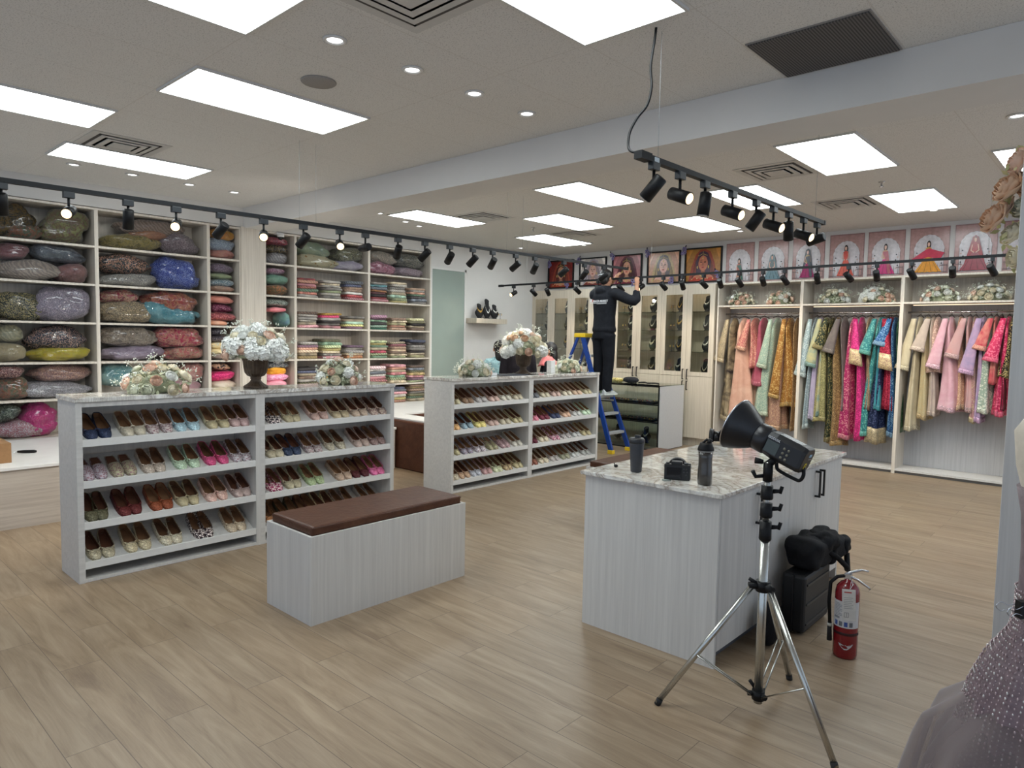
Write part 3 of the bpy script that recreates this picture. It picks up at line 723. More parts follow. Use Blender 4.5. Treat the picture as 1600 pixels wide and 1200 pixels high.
STK = {('E', 2): ['grey coral green coral pink salmon red', 'grey white pale_green grey white beige grey', 'pink red white brown peach navy slate'],
       ('E', 3): ['pink beige white pale_grey grey brown', 'pink grey black grey hot_pink mustard', 'mauve yellow mint beige grey'],
       ('E', 4): ['ochre beige peach salmon mauve grey', 'pink grey beige yellow pale_green green olive', 'orange beige pale_grey grey purple'],
       ('E', 5): ['white olive grey brown beige navy black', 'pink beige ochre mustard brown', 'grey beige pale_pink white'],
       ('F', 2): ['pink red black maroon orange slate teal grey', 'yellow pale_green mint beige white grey white beige', 'grey slate black green salmon white peach'],
       ('F', 3): ['emerald mint black green plum mauve', 'peach salmon pale_yellow beige brown', 'brown beige black olive pale_yellow'],
       ('F', 4): ['green pale_green crimson beige green yellow pale_green', 'pale_green beige brown peach peach maroon beige', 'olive beige black grey pale_grey black navy'],
       ('F', 5): ['beige rose pink white slate pale_grey pale_pink', 'beige pale_green green rose beige salmon pink', 'pale_green mauve pink ochre olive slate brown'],
       ('F', 6): ['yellow beige white pink navy', 'salmon yellow white pink slate navy', 'beige green olive grey brown ochre brown']}
first = True
ORD = ['bottom', 'second from bottom', 'third from bottom', 'fourth from bottom', 'fifth from bottom', 'sixth from bottom', 'seventh from bottom', 'topmost']
for (b_, r_), cols in STK.items():
    lo, hi = YB[b_]; w = (hi - lo - .05) / 3
    for si, cs in enumerate(cols):
        z = BASEZ[r_ - 1] + .003 if r_ < 6 else .606
        yc = lo + .025 + w * (si + .5)
        for li, cn in enumerate(cs.split()):
            cn = cn.replace('_', ' '); th = R.uniform(.9, 1.35)
            c = tuple(int(v * .72 + g_ * .28) for v, g_ in zip(PAL[cn], (150, 138, 126))); c2 = (lambda q: tuple(min(235, int(v * q + 10)) for v in c))(R.choice((.55, .75, 1.25)))
            m = fabric(c, c2, R.choice('qmmps'), sc=1.0)
            src = FM[(li + si + r_) % 4]
            sc_ = (R.uniform(.93, 1.05), w / .36 * R.uniform(.85, .97), th)
            l = f"{cn} folded garment, {ORD[li] if li < len(cs.split())-1 else 'topmost'}, {['left','middle','right'][si]} stack, {ROWN[r_-1]} shelf, {'bay beside glass door' if b_ == 'F' else 'bay with sparse stacks'}"
            if 'label' not in src:
                o = src; o.location = (-8.385, yc, z); o.scale = sc_
            else:
                o = src.copy(); C.objects.link(o); o.location = (-8.385 + R.uniform(-.02, .02), yc + R.uniform(-.012, .012), z); o.scale = sc_
            o.rotation_euler = (R.uniform(-.03, .03), 0, R.uniform(-.07, .07))
            o.material_slots[0].link = 'OBJECT'; o.material_slots[0].material = m
            tag(o, l, 'folded garment', f'folded garments on the {ROWN[r_-1]} shelf of the {BAYN[b_]}')
            z += .032 * th * .97 + .002
        first = False
for o in FM:
    if 'label' not in o: bpy.data.objects.remove(o)
# ------------------------------------------------------------------ shoe racks
RX0, RX1, RH = -5.236, -4.861, 1.152
LIP = [.915, .65, .385, .13]
TILT = math.radians(27)
def rack(nm, x0, x1, y0, y1, label):
    u = thing('shoe_rack', label, 'shoe rack', ((x0 + x1) / 2, (y0 + y1) / 2, 0), 'white shoe rack units')
    for y in (y0, y1 - .036): box('side_panel', LAMH if y == y0 else LAM, x0, x1, y, y + .036, 0, RH, u)
    a, b = y0 + .036, y1 - .036
    box('back_panel', LAM, x0, x0 + .012, a, b, 0.0, RH, u)
    box('top_panel', LAM, x0 + .012, x1 - .004, a, b, RH - .03, RH, u)
    box('base_rail', LAM, x0 + .012, x1 - .002, a, b, .002, .022, u)
    for z in LIP:
        box('shelf_lip', WHITE, x1 - .022, x1 - .004, a, b, z - .045, z, u)
        L = .325; c, s_ = math.cos(TILT), math.sin(TILT); xs = x1 - .023; zs = z - .022
        vs = []
        for (d, t) in ((0, 0), (L, 0), (L, .014), (0, .014)):
            vs.append((xs - d * c - t * s_ * 0, zs + d * s_ - (.014 - t)))
        m = MB(); m.add([(x, y, zz) for y in (a, b) for x, zz in vs], [(0, 1, 2, 3), (7, 6, 5, 4), (0, 4, 5, 1), (1, 5, 6, 2), (2, 6, 7, 3), (3, 7, 4, 0)])
        m.build('tilted_shelf', LAM, u)
    return u
rack('1a', RX0, RX1, 1.302, 2.517, 'white shoe rack nearest the left edge, four tilted shelves')
rack('1b', RX0, RX1, 2.517, 3.772, 'white shoe rack behind the near brown bench')
SX0, SX1 = -5.54, -5.115
rack('2a', SX0, SX1, 4.696, 5.925, 'white shoe rack right of the leather-fronted platform')
rack('2b', SX0, SX1, 5.925, 7.252, 'white shoe rack beside the blue ladder')
for (x0, x1, y0, y1, l) in ((RX0, RX1, 1.302, 3.772, 'marble top slab across the two near shoe racks'), (SX0, SX1, 4.696, 7.252, 'marble top slab across the two far shoe racks')):
    tag(box('countertop', marble(), x0 - .008, x1 + .008, y0 - .008, y1 + .008, RH + .001, RH + .03, bevel=.003), l, 'countertop', 'shoe rack tops')

# ------------------------------------------------------------------ shoes (embroidered flats)
def shoe_proto(mule=False):
    # local frame: toe towards +X, sole on z=0, length .25, heel at x=0
    def hw(t):       # half width along the sole
        return (.025 + .014 * math.sin(min(t, 1) * PI * .72) ** 1.4) * (1 if t < .72 else max(.04, (1 - ((t - .72) / .28) ** 2.2)) ** .62)
    n = 20; ts = [i / n for i in range(n + 1)]
    def sec(t):
        w = hw(t) if t > .03 else hw(t) * .72
        vamp = t > (.66 if not mule else .42)
        top = (.050 - .018 * t) if not vamp else (.037 - .004 * (t - .6) - .026 * max(0, (t - .74) / .26) ** 1.8)
        if mule and not vamp: top = .012
        return w, top, vamp
    up = MB(); ring_n = 9
    rings = []
    for t in ts:
        w, top, vamp = sec(t); x = .25 * t; r = []
        # from left sole edge, up the side, (over the vamp) down to right sole edge
        for k in range(ring_n):
            a = PI * k / (ring_n - 1)
            if vamp: r.append((x, -w * math.cos(a) * (1.03 if 0 < k < ring_n - 1 else 1), .004 + (top - .004) * math.sin(a) ** .75))
            else:
                s_ = -1 if k < (ring_n - 1) / 2 else 1
                q = 1 - abs(k - (ring_n - 1) / 2) / ((ring_n - 1) / 2)     # 0 at the sole, 1 at the rim
                q = min(q * 1.34, 1)
                r.append((x, s_ * w * (1 + .05 * math.sin(q * PI)) if k != (ring_n - 1) / 2 else (s_ * w), .004 + (top - .004) * q))
        rings.append(r)
    i0 = next(i for i, t in enumerate(ts) if sec(t)[2])
    # open part: left and right side strips
    h = ring_n // 2
    up.loft([r[:h] for r in rings[:i0 + 1]], closed=False, caps=False)
    up.loft([r[h + 1:] for r in rings[:i0 + 1]], closed=False, caps=False)
    up.loft(rings[i0:], closed=False, caps=False)
    # heel counter
    w0, t0, _ = sec(0)
    hc = []
    for z in (.004, t0):
        hc.append([(-.006 * math.sin(PI * k / 6), -w0 * math.cos(PI * k / 6), z) for k in range(7)])
    if not mule: up.loft(hc, closed=False, caps=False)
    sole = [(.25 * t, -sec(t)[0] * 1.03) for t in ts] + [(.25 * t, sec(t)[0] * 1.03) for t in ts[::-1]]
    up.add([(x, y, .005) for x, y in sole] + [(x, y, 0) for x, y in sole], [list(range(len(sole)))[::-1], list(range(len(sole), 2 * len(sole)))] + [(i, (i + 1) % len(sole), (i + 1) % len(sole) + len(sole), i + len(sole)) for i in range(len(sole))])
    o = up.build('flat_shoe', WHITE, local=True)
    sm = o.modifiers.new('thick', 'SOLIDIFY'); sm.thickness = .0022; sm.offset = -1
    ins = MB(); T = [t for t in ts if t <= .82]
    L = [(.25 * t + .002, -sec(t)[0] * .9) for t in T] + [(.25 * t + .002, sec(t)[0] * .9) for t in T[::-1]]
    ins.add([(x, y, .009) for x, y in L] + [(x, y, .006) for x, y in L], [list(range(len(L)))[::-1], list(range(len(L), 2 * len(L)))])
    # inner lining walls
    if not mule:
        li = [[(.25 * t + .002, s_ * sec(t)[0] * .93, z * (sec(t)[1] - .002)) for t in ts[:i0 + 1]] for s_, z in ((-1, .96), (-1, .2))]
        ins.loft(li, closed=False, caps=False)
        li = [[(.25 * t + .002, s_ * sec(t)[0] * .93, z * (sec(t)[1] - .002)) for t in ts[:i0 + 1]] for s_, z in ((1, .2), (1, .96))]
        ins.loft(li, closed=False, caps=False)
        hcl = [[(.004 - .006 * math.sin(PI * k / 6), -w0 * .93 * math.cos(PI * k / 6), z) for k in range(7)] for z in (t0 - .002, .008)]
        ins.loft(hcl, closed=False, caps=False)
    i_ = ins.build('insole', WHITE, parent=o, local=True)
    reg(o); return o
SP = {False: shoe_proto(False), True: shoe_proto(True)}
LEA = [plain((128, 92, 64), .5), plain((104, 66, 48), .5), plain((142, 104, 74), .5), plain((112, 78, 54), .5)]
RNUM = ['top', 'second', 'third', 'bottom']; PN = ['first', 'second', 'third', 'fourth', 'fifth', 'sixth', 'seventh']
used = set()
for (rk, row, k, ya, yb, cn, col) in SHOES:
    mule = cn.endswith(' mule'); src = SP[mule]
    near = rk.startswith('near'); x1 = RX1 if near else SX1
    if 'floral' in cn or 'dotted' in cn or 'black and white' in cn: kind, c2 = 'q', (226, 214, 206) if sum(col) < 420 else (120, 76, 84)
    elif sum(col) > 500: kind, c2 = 'q', tuple(int(v * .72) for v in col)
    else: kind, c2 = 'q', tuple(min(255, int(v * 1.35 + 12)) for v in col)
    m = fabric(col, c2, kind, rough=.5, sc=1.1 if ('floral' in cn or 'dotted' in cn or 'black' in cn) else 2.4)
    le = LEA[(k + row * 3 + len(cn)) % 4]
    for side, y in (('left', ya), ('right', yb)):
        # toe rests just behind the lip, shoe climbs the tilted shelf
        d = .262 + R.uniform(-.004, .006)
        c, s_ = math.cos(TILT), math.sin(TILT)
        xh = x1 - .025 - d * c; zh = LIP[row] - .022 + d * s_ + .0015
        cn2 = cn.replace(' mule', ' backless')
        l = f"{cn2} shoe, {side} of {PN[k]} pair from left, {RNUM[row]} shelf, {rk}"
        rot = (0, TILT, R.uniform(-.05, .05) + (.03 if side == 'left' else -.03))
        if src not in used:
            used.add(src); o = src; o.location = (xh, y, zh); o.rotation_euler = rot
            o.material_slots[0].link = 'OBJECT'; o.material_slots[0].material = m
            ch = CH[o.name][0]; ch.material_slots[0].link = 'OBJECT'; ch.material_slots[0].material = le
            tag(o, l, 'shoe')
        else:
            o = dup(src, (xh, y, zh), rot=rot, label=l, over={'flat_shoe': m, 'insole': le})
        o['category'] = 'shoe'; o['group'] = f"shoes on the {RNUM[row]} shelf of the {rk}"

# ------------------------------------------------------------------ benches
LEATHER = fabric((74, 46, 34), (88, 58, 43), 'p', .38)
def bench(x0, x1, y0, y1, label):
    u = thing('upholstered_bench', label, 'bench', ((x0 + x1) / 2, (y0 + y1) / 2, 0), 'box benches with brown cushions')
    t = .018
    box('front_panel', LAM, x0, x1 - t, y0, y0 + t, 0, .498, u); box('front_panel', LAM, x0, x1 - t, y1 - t, y1, 0, .498, u)
    box('side_panel', LAM, x1 - t, x1, y0, y1, 0, .498, u); box('side_panel', LAM, x0, x0 + t, y0 + t, y1 - t, 0, .498, u)
    box('lid', LAM, x0 + t, x1 - t, y0 + t, y1 - t, .47, .488, u)
    box('cushion', LEATHER, x0 + .02, x1 - .02, y0 + .02, y1 - .02, .489, .548, u, bevel=.016)
    MB().tube([(x0 + .024, y0 + .024, .536), (x1 - .024, y0 + .024, .536), (x1 - .024, y1 - .024, .536), (x0 + .024, y1 - .024, .536), (x0 + .024, y0 + .024, .536)], .0045, 6).build('piping', LEATHER, u)
bench(-3.763, -3.279, 1.984, 3.147, 'white box bench with brown leather cushion in the foreground')
bench(-3.52, -3.04, 4.83, 5.99, 'white box bench with brown cushion half hidden behind the marble-topped island')

# ------------------------------------------------------------------ island
IX0, IX1, IY0, IY1, IH = -2.279, -1.436, 3.073, 4.953, .873
u = thing('island_counter', 'white woodgrain island counter with marble top in the foreground', 'counter', (-1.86, 4.0, 0))
box('countertop', marble(), IX0, IX1, IY0, IY1, IH - .022, IH, u, bevel=.003)
a, b, c, d = IX0 + .022, IX1 - .022, IY0 + .022, IY1 - .022; top = IH - .0225
box('end_panel', LAM, a, b, c, c + .02, 0, top, u); box('end_panel', LAM, a, b, d - .02, d, 0, top, u)
box('back_panel', LAM, a, a + .018, c + .02, d - .02, 0, top, u)
box('toe_kick', plain((96, 96, 98), .7), b - .075, b - .06, c + .021, d - .021, 0, .075, u)  # dark grey carries the painted shadow of the recess
box('cabinet_floor', LAM, a + .018, b - .02, c + .021, d - .021, .076, .092, u)
ys = [c + .02, 3.555, 3.555, 4.455, 4.455, d - .02]
ed = [c + .0225, 3.558, 4.462, d - .0225]; ed = [c + .0225, 3.56, 4.01, 4.462, d - .0225]
HM = plain((16, 16, 18), .35, var=.1)
def handle(m, x, y, z0, z1, ax='x', s=1):
    """slim square bar pull standing off a face; ax is the face normal"""
    o = .034 * s
    if ax == 'x':
        m.box(x + o - .010, x + o, y - .006, y + .006, z0, z1)
        m.box(x, x + o - .010, y - .006, y + .006, z0, z0 + .012); m.box(x, x + o - .010, y - .006, y + .006, z1 - .012, z1)
    else:
        m.box(x - .006, x + .006, y - o, y - o + .010, z0, z1)
        m.box(x - .006, x + .006, y - o + .010, y, z0, z0 + .012); m.box(x - .006, x + .006, y - o + .010, y, z1 - .012, z1)
    return m
for i in range(4):
    dr = box('door', LAM, b - .018, b, ed[i] + .0015, ed[i + 1] - .0015, .08, top - .004, u)
    hy = {0: 3.535, 1: 3.585, 2: 4.428, 3: 4.500}[i]
    handle(MB(), b, hy, .645, .812).build('handle', HM, dr)
# things on the island
def lay(o, l, cat, g=None): return tag(o, l, cat, g)
cu = thing('tumbler', 'dark grey tumbler with black lid on the marble island', 'cup', (-2.04, 3.27, IH + .001))
M = Matrix.Translation((-2.04, 3.27, IH + .001))
MB().lathe([(.001, 0), (.029, 0), (.031, .004), (.040, .150), (.041, .168)], 24, M=M).build('cup_body', plain((52, 54, 60), .45), cu)
MB().lathe([(.042, .160), (.044, .163), (.044, .180), (.039, .186), (.036, .190), (.001, .190)], 24, M=M).build('lid', plain((30, 31, 34), .4), cu)
MB().box(-2.050, -2.020, 3.262, 3.278, IH + .191, IH + .206).build('flip_tab', plain((34, 35, 38), .4), cu)
bo = thing('shaker_bottle', 'tall dark shaker bottle with black spout cap on the marble island', 'bottle', (-1.612, 3.24, IH + .001))
M = Matrix.Translation((-1.612, 3.24, IH + .001))
MB().lathe([(.001, 0), (.033, 0), (.036, .006), (.0365, .06), (.034, .10), (.0345, .14), (.036, .172)], 28, M=M, flute=14, fa=.012).build('bottle_body', plain((58, 54, 50), .2, coat=.5), bo)
MB().lathe([(.0372, .170), (.0385, .172), (.0385, .178), (.0372, .180)], 28, M=M).build('silver_band', plain((170, 170, 170), .35, metal=.6), bo)
cp = MB(); cp.lathe([(.041, .176), (.041, .186), (.033, .205), (.030, .214), (.001, .216)], 28, M=M); cp.tube([(-1.600, 3.245, IH + .21), (-1.592, 3.25, IH + .236)], [.013, .011], 12); cp.tube([(-1.632, 3.235, IH + .21), (-1.606, 3.243, IH + .236)], .006, 8)
cp.build('cap', BLACK, bo)
def camera_body(x, y, rz, label):
    u = thing('photo_camera', label, 'camera', (x, y, IH + .001), 'black cameras on the island')
    M = Matrix.Translation((x, y, IH + .001)) @ Matrix.Rotation(rz, 4, 'Z')
    m = MB(); m.box(-.066, .066, -.02, .02, 0, .082, M=M); m.box(-.03, .026, -.022, .026, .080, .098, M=M); m.box(.036, .068, .005, .036, .0, .086, M=M)
    m.build('camera_body', plain((20, 20, 22), .5), u, bevel=.004)
    MB().tube([M @ Vector((-.006, .02, .048)), M @ Vector((-.006, .085, .048))], [.036, .038], 24).build('lens', BLACKG, u)
    MB().tube([M @ Vector((-.006, .072, .052)), M @ Vector((-.006, .100, .052))], [.048, .052], 24).build('lens_hood', plain((26, 26, 28), .5), u)
    m = MB(); m.box(-.052, .022, -.0235, -.0195, .012, .066, M=M); m.build('screen', plain((8, 9, 14), .1), u)
    m = MB()
    for (bx, bz) in ((.035, .06), (.047, .06), (.035, .045), (.047, .03), (.052, .045)): m.tube([M @ Vector((bx, -.019, bz)), M @ Vector((bx, -.024, bz))], .0035, 8)
    m.tube([M @ Vector((.045, 0, .082)), M @ Vector((.045, 0, .092))], .011, 16); m.tube([M @ Vector((-.05, 0, .082)), M @ Vector((-.05, 0, .09))], .009, 16)
    m.build('buttons', plain((60, 60, 62), .4), u)
    m = MB()
    for s_ in (-1, 1): m.tube([M @ Vector((.066 * s_, 0, .07)), M @ Vector((.073 * s_, 0, .076)), M @ Vector((.073 * s_, 0, .066)), M @ Vector((.066 * s_, 0, .066))], .0015, 6)
    m.build('strap_loop', CHROME, u)
camera_body(-1.772, 3.245, .42, 'black camera seen from behind between tumbler and bottle')
camera_body(-2.18, 4.66, 1.9, 'black camera at the far end of the island behind the reflector dish')
o = MB().ell((-2.188, 3.29, IH + .010), .013, .011, .009); o.tube([(-2.194, 3.29, IH + .014), (-2.20, 3.29, IH + .024)], .003, 6)
tag(o.build('black_trinket', BLACK), 'tiny black knob lying left of the tumbler on the island', 'trinket')
tag(MB().lathe([(.001, 0), (.024, 0), (.024, .003), (.001, .004)], 20, M=Matrix.Translation((-1.80, 3.185, IH + .001))).build('round_disc', plain((120, 128, 124), .25)), 'flat clear grey disc beside the near camera on the island', 'cap')

# ------------------------------------------------------------------ bags and extinguisher beside the island
hc = thing('hard_case', 'black hard equipment case standing against the island side', 'case', (-1.33, 3.98, 0))
box('case_shell', plain((20, 20, 22), .5), -1.405, -1.275, 3.79, 4.20, .012, .335, hc, bevel=.018)
m = MB()
for z in (.06, .17, .28): m.box(-1.28, -1.270, 3.82, 4.17, z - .006, z + .006)
m.box(-1.345, -1.335, 3.782, 4.208, .02, .33); m.build('case_ribs', plain((26, 26, 28), .4), hc, bevel=.002)
m = MB(); m.tube([(-1.34, 3.90, .335), (-1.34, 3.91, .365), (-1.34, 4.05, .365), (-1.34, 4.06, .335)], .010, 8); m.build('carry_handle', BLACK, hc)
m = MB()
for y in (3.83, 4.16): m.tube([(-1.37, y, .016), (-1.30, y, .016)], .015, 12)
m.build('wheels', RUBBER, hc)
cb = thing('camera_bag', 'soft black camera bag lying on top of the hard case', 'bag', (-1.31, 4.12, .37))
def blob(cx, cy, cz, rx, ry, rz, seed, amp=.14, f=9, n=22, k=14, e=1):
    rings = []; off = Vector((seed * 7.7, 3, 1))
    for i in range(k + 1):
        t = -PI / 2 + PI * i / k; q = max(math.cos(t), .03) ** (.7 * e); r = []; P_ = lambda v: math.copysign(abs(v) ** e, v)
        for j in range(n):
            a = 2 * PI * j / n; p = Vector((rx * q * P_(math.cos(a)), ry * q * P_(math.sin(a)), rz * P_(math.sin(t))))
            d = 1 + amp * noise.noise(p * f + off)
            r.append((cx + p.x * d, cy + p.y * d, cz + p.z * d))
        rings.append(r)
    return rings
BK = fabric((16, 16, 18), (30, 30, 33), 'p', .8)
m = MB(); m.loft(blob(-1.335, 4.03, .425, .095, .18, .088, 1, .22, 13, 40, 26, .55)); m.loft(blob(-1.31, 4.25, .40, .085, .13, .066, 2, .3, 16, 30, 20, .6)); m.loft(blob(-1.29, 4.10, .475, .07, .12, .05, 6, .35, 20, 30, 20, .7)); m.loft(blob(-1.265, 4.36, .40, .05, .06, .05, 4, .35, 20, 24, 16, .7)); m.build('bag_body', BK, cb)
m = MB(); m.loft(blob(-1.33, 4.14, .50, .05, .09, .03, 3, .4, 20)); m.build('bag_top_pocket', BK, cb)
MB().tube([(-1.26, 4.05, .43), (-1.225, 4.16, .37), (-1.205, 4.26, .30), (-1.215, 4.32, .26), (-1.23, 4.34, .36)], .016, 8).build('shoulder_strap', BK, cb)
tag(MB().loft(blob(-1.375, 3.56, .118, .055, .085, .117, 5, .08)).build('small_pouch', BK), 'small black pouch on the floor between island and light stand', 'bag')
fe = thing('fire_extinguisher', 'red fire extinguisher on the floor right of the island', 'fire extinguisher', (-1.04, 3.72, 0))
M = Matrix.Translation((-1.04, 3.72, 0))
RED = plain((122, 12, 22), .25, coat=.4, var=.03)
MB().lathe([(.05, 0), (.056, .005), (.058, .02), (.058, .335), (.052, .365), (.034, .388), (.018, .395), (.016, .41)], 32, M=M).build('cylinder', RED, fe)
MB().lathe([(.0588, .125), (.0592, .126), (.0592, .138), (.0588, .139)], 32, M=M).build('holding_band', plain((50, 10, 14), .5), fe)
# paper label wraps the camera side
lab = MB(); rr_ = .0590
def arc(z0, z1, a0, a1, r, mi=0, n=14):
    lab.loft([[(-1.04 + r * math.cos(a0 + (a1 - a0) * k / n), 3.72 + r * math.sin(a0 + (a1 - a0) * k / n), z) for k in range(n + 1)] for z in (z0, z1)], mi, closed=False, caps=False)
ca = math.atan2(-3.72, 1.04)
arc(.165, .30, ca - 1.35, ca + 1.2, rr_, 0, 24)
for k in range(9): arc(.285 - k * .0075, .288 - k * .0075, ca - 1.0, ca - .35 - .2 * (k % 3 == 0), rr_ + .0005, 1, 6)
for k, cc in enumerate((3, 4, 3, 4)): arc(.172, .196, ca - 1.0 + k * .42, ca - .72 + k * .42, rr_ + .0005, cc, 4)
arc(.208, .22, ca - 1.1, ca - .55, rr_ + .0005, 1, 4)
lab.build('paper_label', [plain((206, 204, 204), .5), plain((140, 142, 146), .6), RED, plain((60, 84, 150), .5), plain((110, 112, 116), .5)], fe)
# winged emblem on the lower body
em = MB(); M2 = Matrix.Translation((-1.04, 3.72, 0)) @ Matrix.Rotation(ca + PI / 2 + .05, 4, 'Z')
wing = [(-.034, .084), (-.018, .080), (-.006, .074), (0, .078), (.006, .074), (.018, .080), (.034, .084), (.028, .072), (.016, .060), (.006, .053), (-.006, .053), (-.016, .060), (-.028, .072)]
em.add([(x, -math.sqrt(.0588 ** 2 - x * x) - .0006, z) for x, z in wing], [list(range(len(wing)))], M=M2)
em.build('winged_emblem', plain((186, 180, 182), .5), fe)
m = MB(); m.box(-1.056, -1.024, 3.705, 3.735, .405, .432); m.tube([(-1.055, 3.71, .425), (-1.03, 3.725, .440), (-.985, 3.74, .458), (-.955, 3.75, .456)], [.008, .008, .006, .005], 8)
m.build('valve_handle', CHROME, fe)
MB().tube([(-1.035, 3.72, .42), (-1.0, 3.735, .405), (-.955, 3.75, .375), (-.945, 3.755, .365)], [.007, .006, .006, .005], 8).build('squeeze_lever', CHROME, fe)
MB().tube([(-1.05, 3.715, .42), (-1.085, 3.695, .412), (-1.112, 3.68, .38), (-1.115, 3.68, .28), (-1.108, 3.682, .17)], .009, 10).build('hose', BLACK, fe)
MB().tube([(-1.108, 3.682, .17), (-1.108, 3.682, .135), (-1.106, 3.683, .075)], [.010, .011, .013], 12).build('nozzle', RUBBER, fe)
MB().tube([(-1.108, 3.682, .165), (-1.108, 3.682, .15)], .0125, 12).build('hose_ring', plain((200, 200, 190), .4), fe)
tg = MB(); Mt = Matrix.Translation((-1.010, 3.648, .30)) @ Matrix.Rotation(.35, 4, 'Z') @ Matrix.Rotation(-.05, 4, 'Y')
tg.box(-.032, .030, 0, .001, -.085, .075, 0, Mt)
for k in range(7): tg.box(-.024, .018 - .006 * (k % 2), -.0006, 0, .030 - k * .009, .0325 - k * .009, 1, Mt)
tg.box(-.022, .012, -.0006, 0, .056, .062, 2, Mt); tg.box(-.024, -.002, -.0006, 0, -.07, -.045, 1, Mt); tg.box(-.021, -.014, -.0009, -.0004, -.067, -.048, 0, Mt); tg.box(-.011, -.005, -.0009, -.0004, -.067, -.048, 0, Mt)
t_ = tg.build('inspection_tag', [plain((206, 202, 196), .6), plain((150, 148, 144), .7), plain((170, 60, 54), .6)], fe)
MB().tube([(-1.010, 3.648, .375), (-1.012, 3.665, .395), (-1.018, 3.70, .412), (-1.008, 3.69, .39), (-1.010, 3.648, .372)], .0012, 6).build('tag_ring', CHROME, t_)
# ------------------------------------------------------------------ jewellery cabinets along the back wall
DY = 9.525; TOPZ = 2.46
GL = glass_mat((246, 250, 248)); GLS = glass_mat((232, 242, 238), .2)
VEL = plain((20, 20, 23), .75, var=.2); GOLD = plain((206, 168, 92), .28, metal=.9); SILV = plain((214, 212, 206), .25, metal=.85); PEARL = plain((226, 216, 196), .3)
WARM = laminate((180, 168, 150), (206, 195, 178))
CABN = ['leftmost jewellery cabinet', 'second jewellery cabinet', 'third jewellery cabinet', 'rightmost jewellery cabinet']
SHG = [1.115, 1.441, 1.767, 2.053]
STEP = .89
for k in range(4):
    x0 = -8.24 + k * STEP; x1 = x0 + STEP
    u = thing('jewellery_cabinet', ['cream glazed jewellery cabinet in the far left corner', 'cream glazed jewellery cabinet half hidden behind the man in black', 'cream glazed jewellery cabinet right of the man in black', 'cream glazed jewellery cabinet beside the dress wall'][k], 'cabinet', ((x0 + x1) / 2, 9.74, 0), 'glazed jewellery cabinets')
    m = MB()
    m.box(x0, x0 + .02, DY + .02, 9.955, 0, TOPZ); m.box(x1 - .02, x1, DY + .02, 9.955, 0, TOPZ); m.box(x0 + .02, x1 - .02, DY + .02, 9.955, TOPZ - .02, TOPZ)
    m.box(x0 + .02, x1 - .02, DY + .02, 9.955, 1.075, 1.095); m.box(x0 + .02, x1 - .02, 9.935, 9.955, .1, TOPZ - .02)
    m.box(x0 + .02, x1 - .02, DY + .07, DY + .085, 0, .13); m.box(x0 + .02, x1 - .02, DY + .02, 9.955, .13, .15)
    m.build('carcass', WARM, u)
    for j in range(2):
        a = x0 + .0015 + j * (STEP / 2); b = a + STEP / 2 - .003
        st = .078
        m = MB(); m.box(a, a + st, DY, DY + .019, 1.075, TOPZ - .002); m.box(b - st, b, DY, DY + .019, 1.075, TOPZ - .002)
        m.box(a + st, b - st, DY, DY + .019, 1.075, 1.14); m.box(a + st, b - st, DY, DY + .019, 2.31, TOPZ - .002)
        d_ = m.build('glass_door', WARM, u)
        box('glass_pane', GL, a + st, b - st, DY + .007, DY + .011, 1.14, 2.31, d_)
        hx = b - .035 if j == 0 else a + .035
        handle(MB(), hx, DY, 1.02, 1.16 + .02, 'y').build('handle', HM, d_)
        d2 = box('door', WARM, a, b, DY, DY + .019, .135, 1.07, u)
        handle(MB(), hx, DY, .86, 1.0, 'y').build('handle', HM, d2)
    box('glow_strip', plain((255, 240, 218), .4, emit=CABFILL_E, var=0, key='cabinet_fill_glow'), x0 + .06, x1 - .06, DY + .03, DY + .045, TOPZ - .034, TOPZ - .0215, u)  # glowing strip added to brighten the cabinet interior
    for xx in (x0 + .021, x0 + STEP / 2 - .006, x1 - .033): box('glow_strip', plain((255, 240, 218), .4, emit=CABFILL_E * .35, var=0, key='cabinet_fill_glow'), xx, xx + .012, DY + .024, DY + .034, 1.12, 2.40, u)  # more added glow, hidden behind the door stiles to fill the lower shelves
    for z in SHG[1:]: box('glass_shelf', GLS, x0 + .021, x1 - .021, DY + .04, 9.93, z - .006, z, u)
# busts
def bust_proto(kind):
    o = MB(); rings = []
    for z, rx, ry, cy in ((0, .050, .035, 0), (.008, .050, .035, 0), (.014, .034, .024, 0), (.035, .055, .035, 0), (.075, .078, .042, .004), (.105, .080, .040, .006), (.135, .058, .036, .008), (.160, .040, .034, .010), (.195, .036, .034, .012), (.222, .040, .034, .014), (.228, .034, .028, .014)):
        rings.append([(rx * math.cos(2 * PI * j / 18), cy + ry * math.sin(2 * PI * j / 18), z + (.018 * -math.sin(2 * PI * j / 18) * -1 if z > .2 else 0)) for j in range(18)])
    o.loft(rings); b = o.build('necklace_bust', VEL, local=True)
    m = MB(); nb = 15 if kind == 0 else 21
    for i in range(nb):
        t = -1 + 2 * i / (nb - 1); a = t * 1.25
        depth = (.055 if kind == 0 else .095) * (1 - t * t)
        x = .050 * math.sin(a); z = .165 - depth + .01 * abs(t); y = -.043 * math.cos(a) + .004
        r = (.0085 if kind == 0 else .006) * (1.5 - abs(t) * .8)
        m.ell((x, y, z), r, r * .6, r * 1.2, 6, 4)
        if kind == 0 and i % 2 == 0: m.ell((x * 1.08, y, z - .014), r * .5, r * .4, r * .9, 6, 4)
    m.build('necklace', SILV, parent=b, local=True)
    return reg(b)
BP = [bust_proto(0), bust_proto(1)]
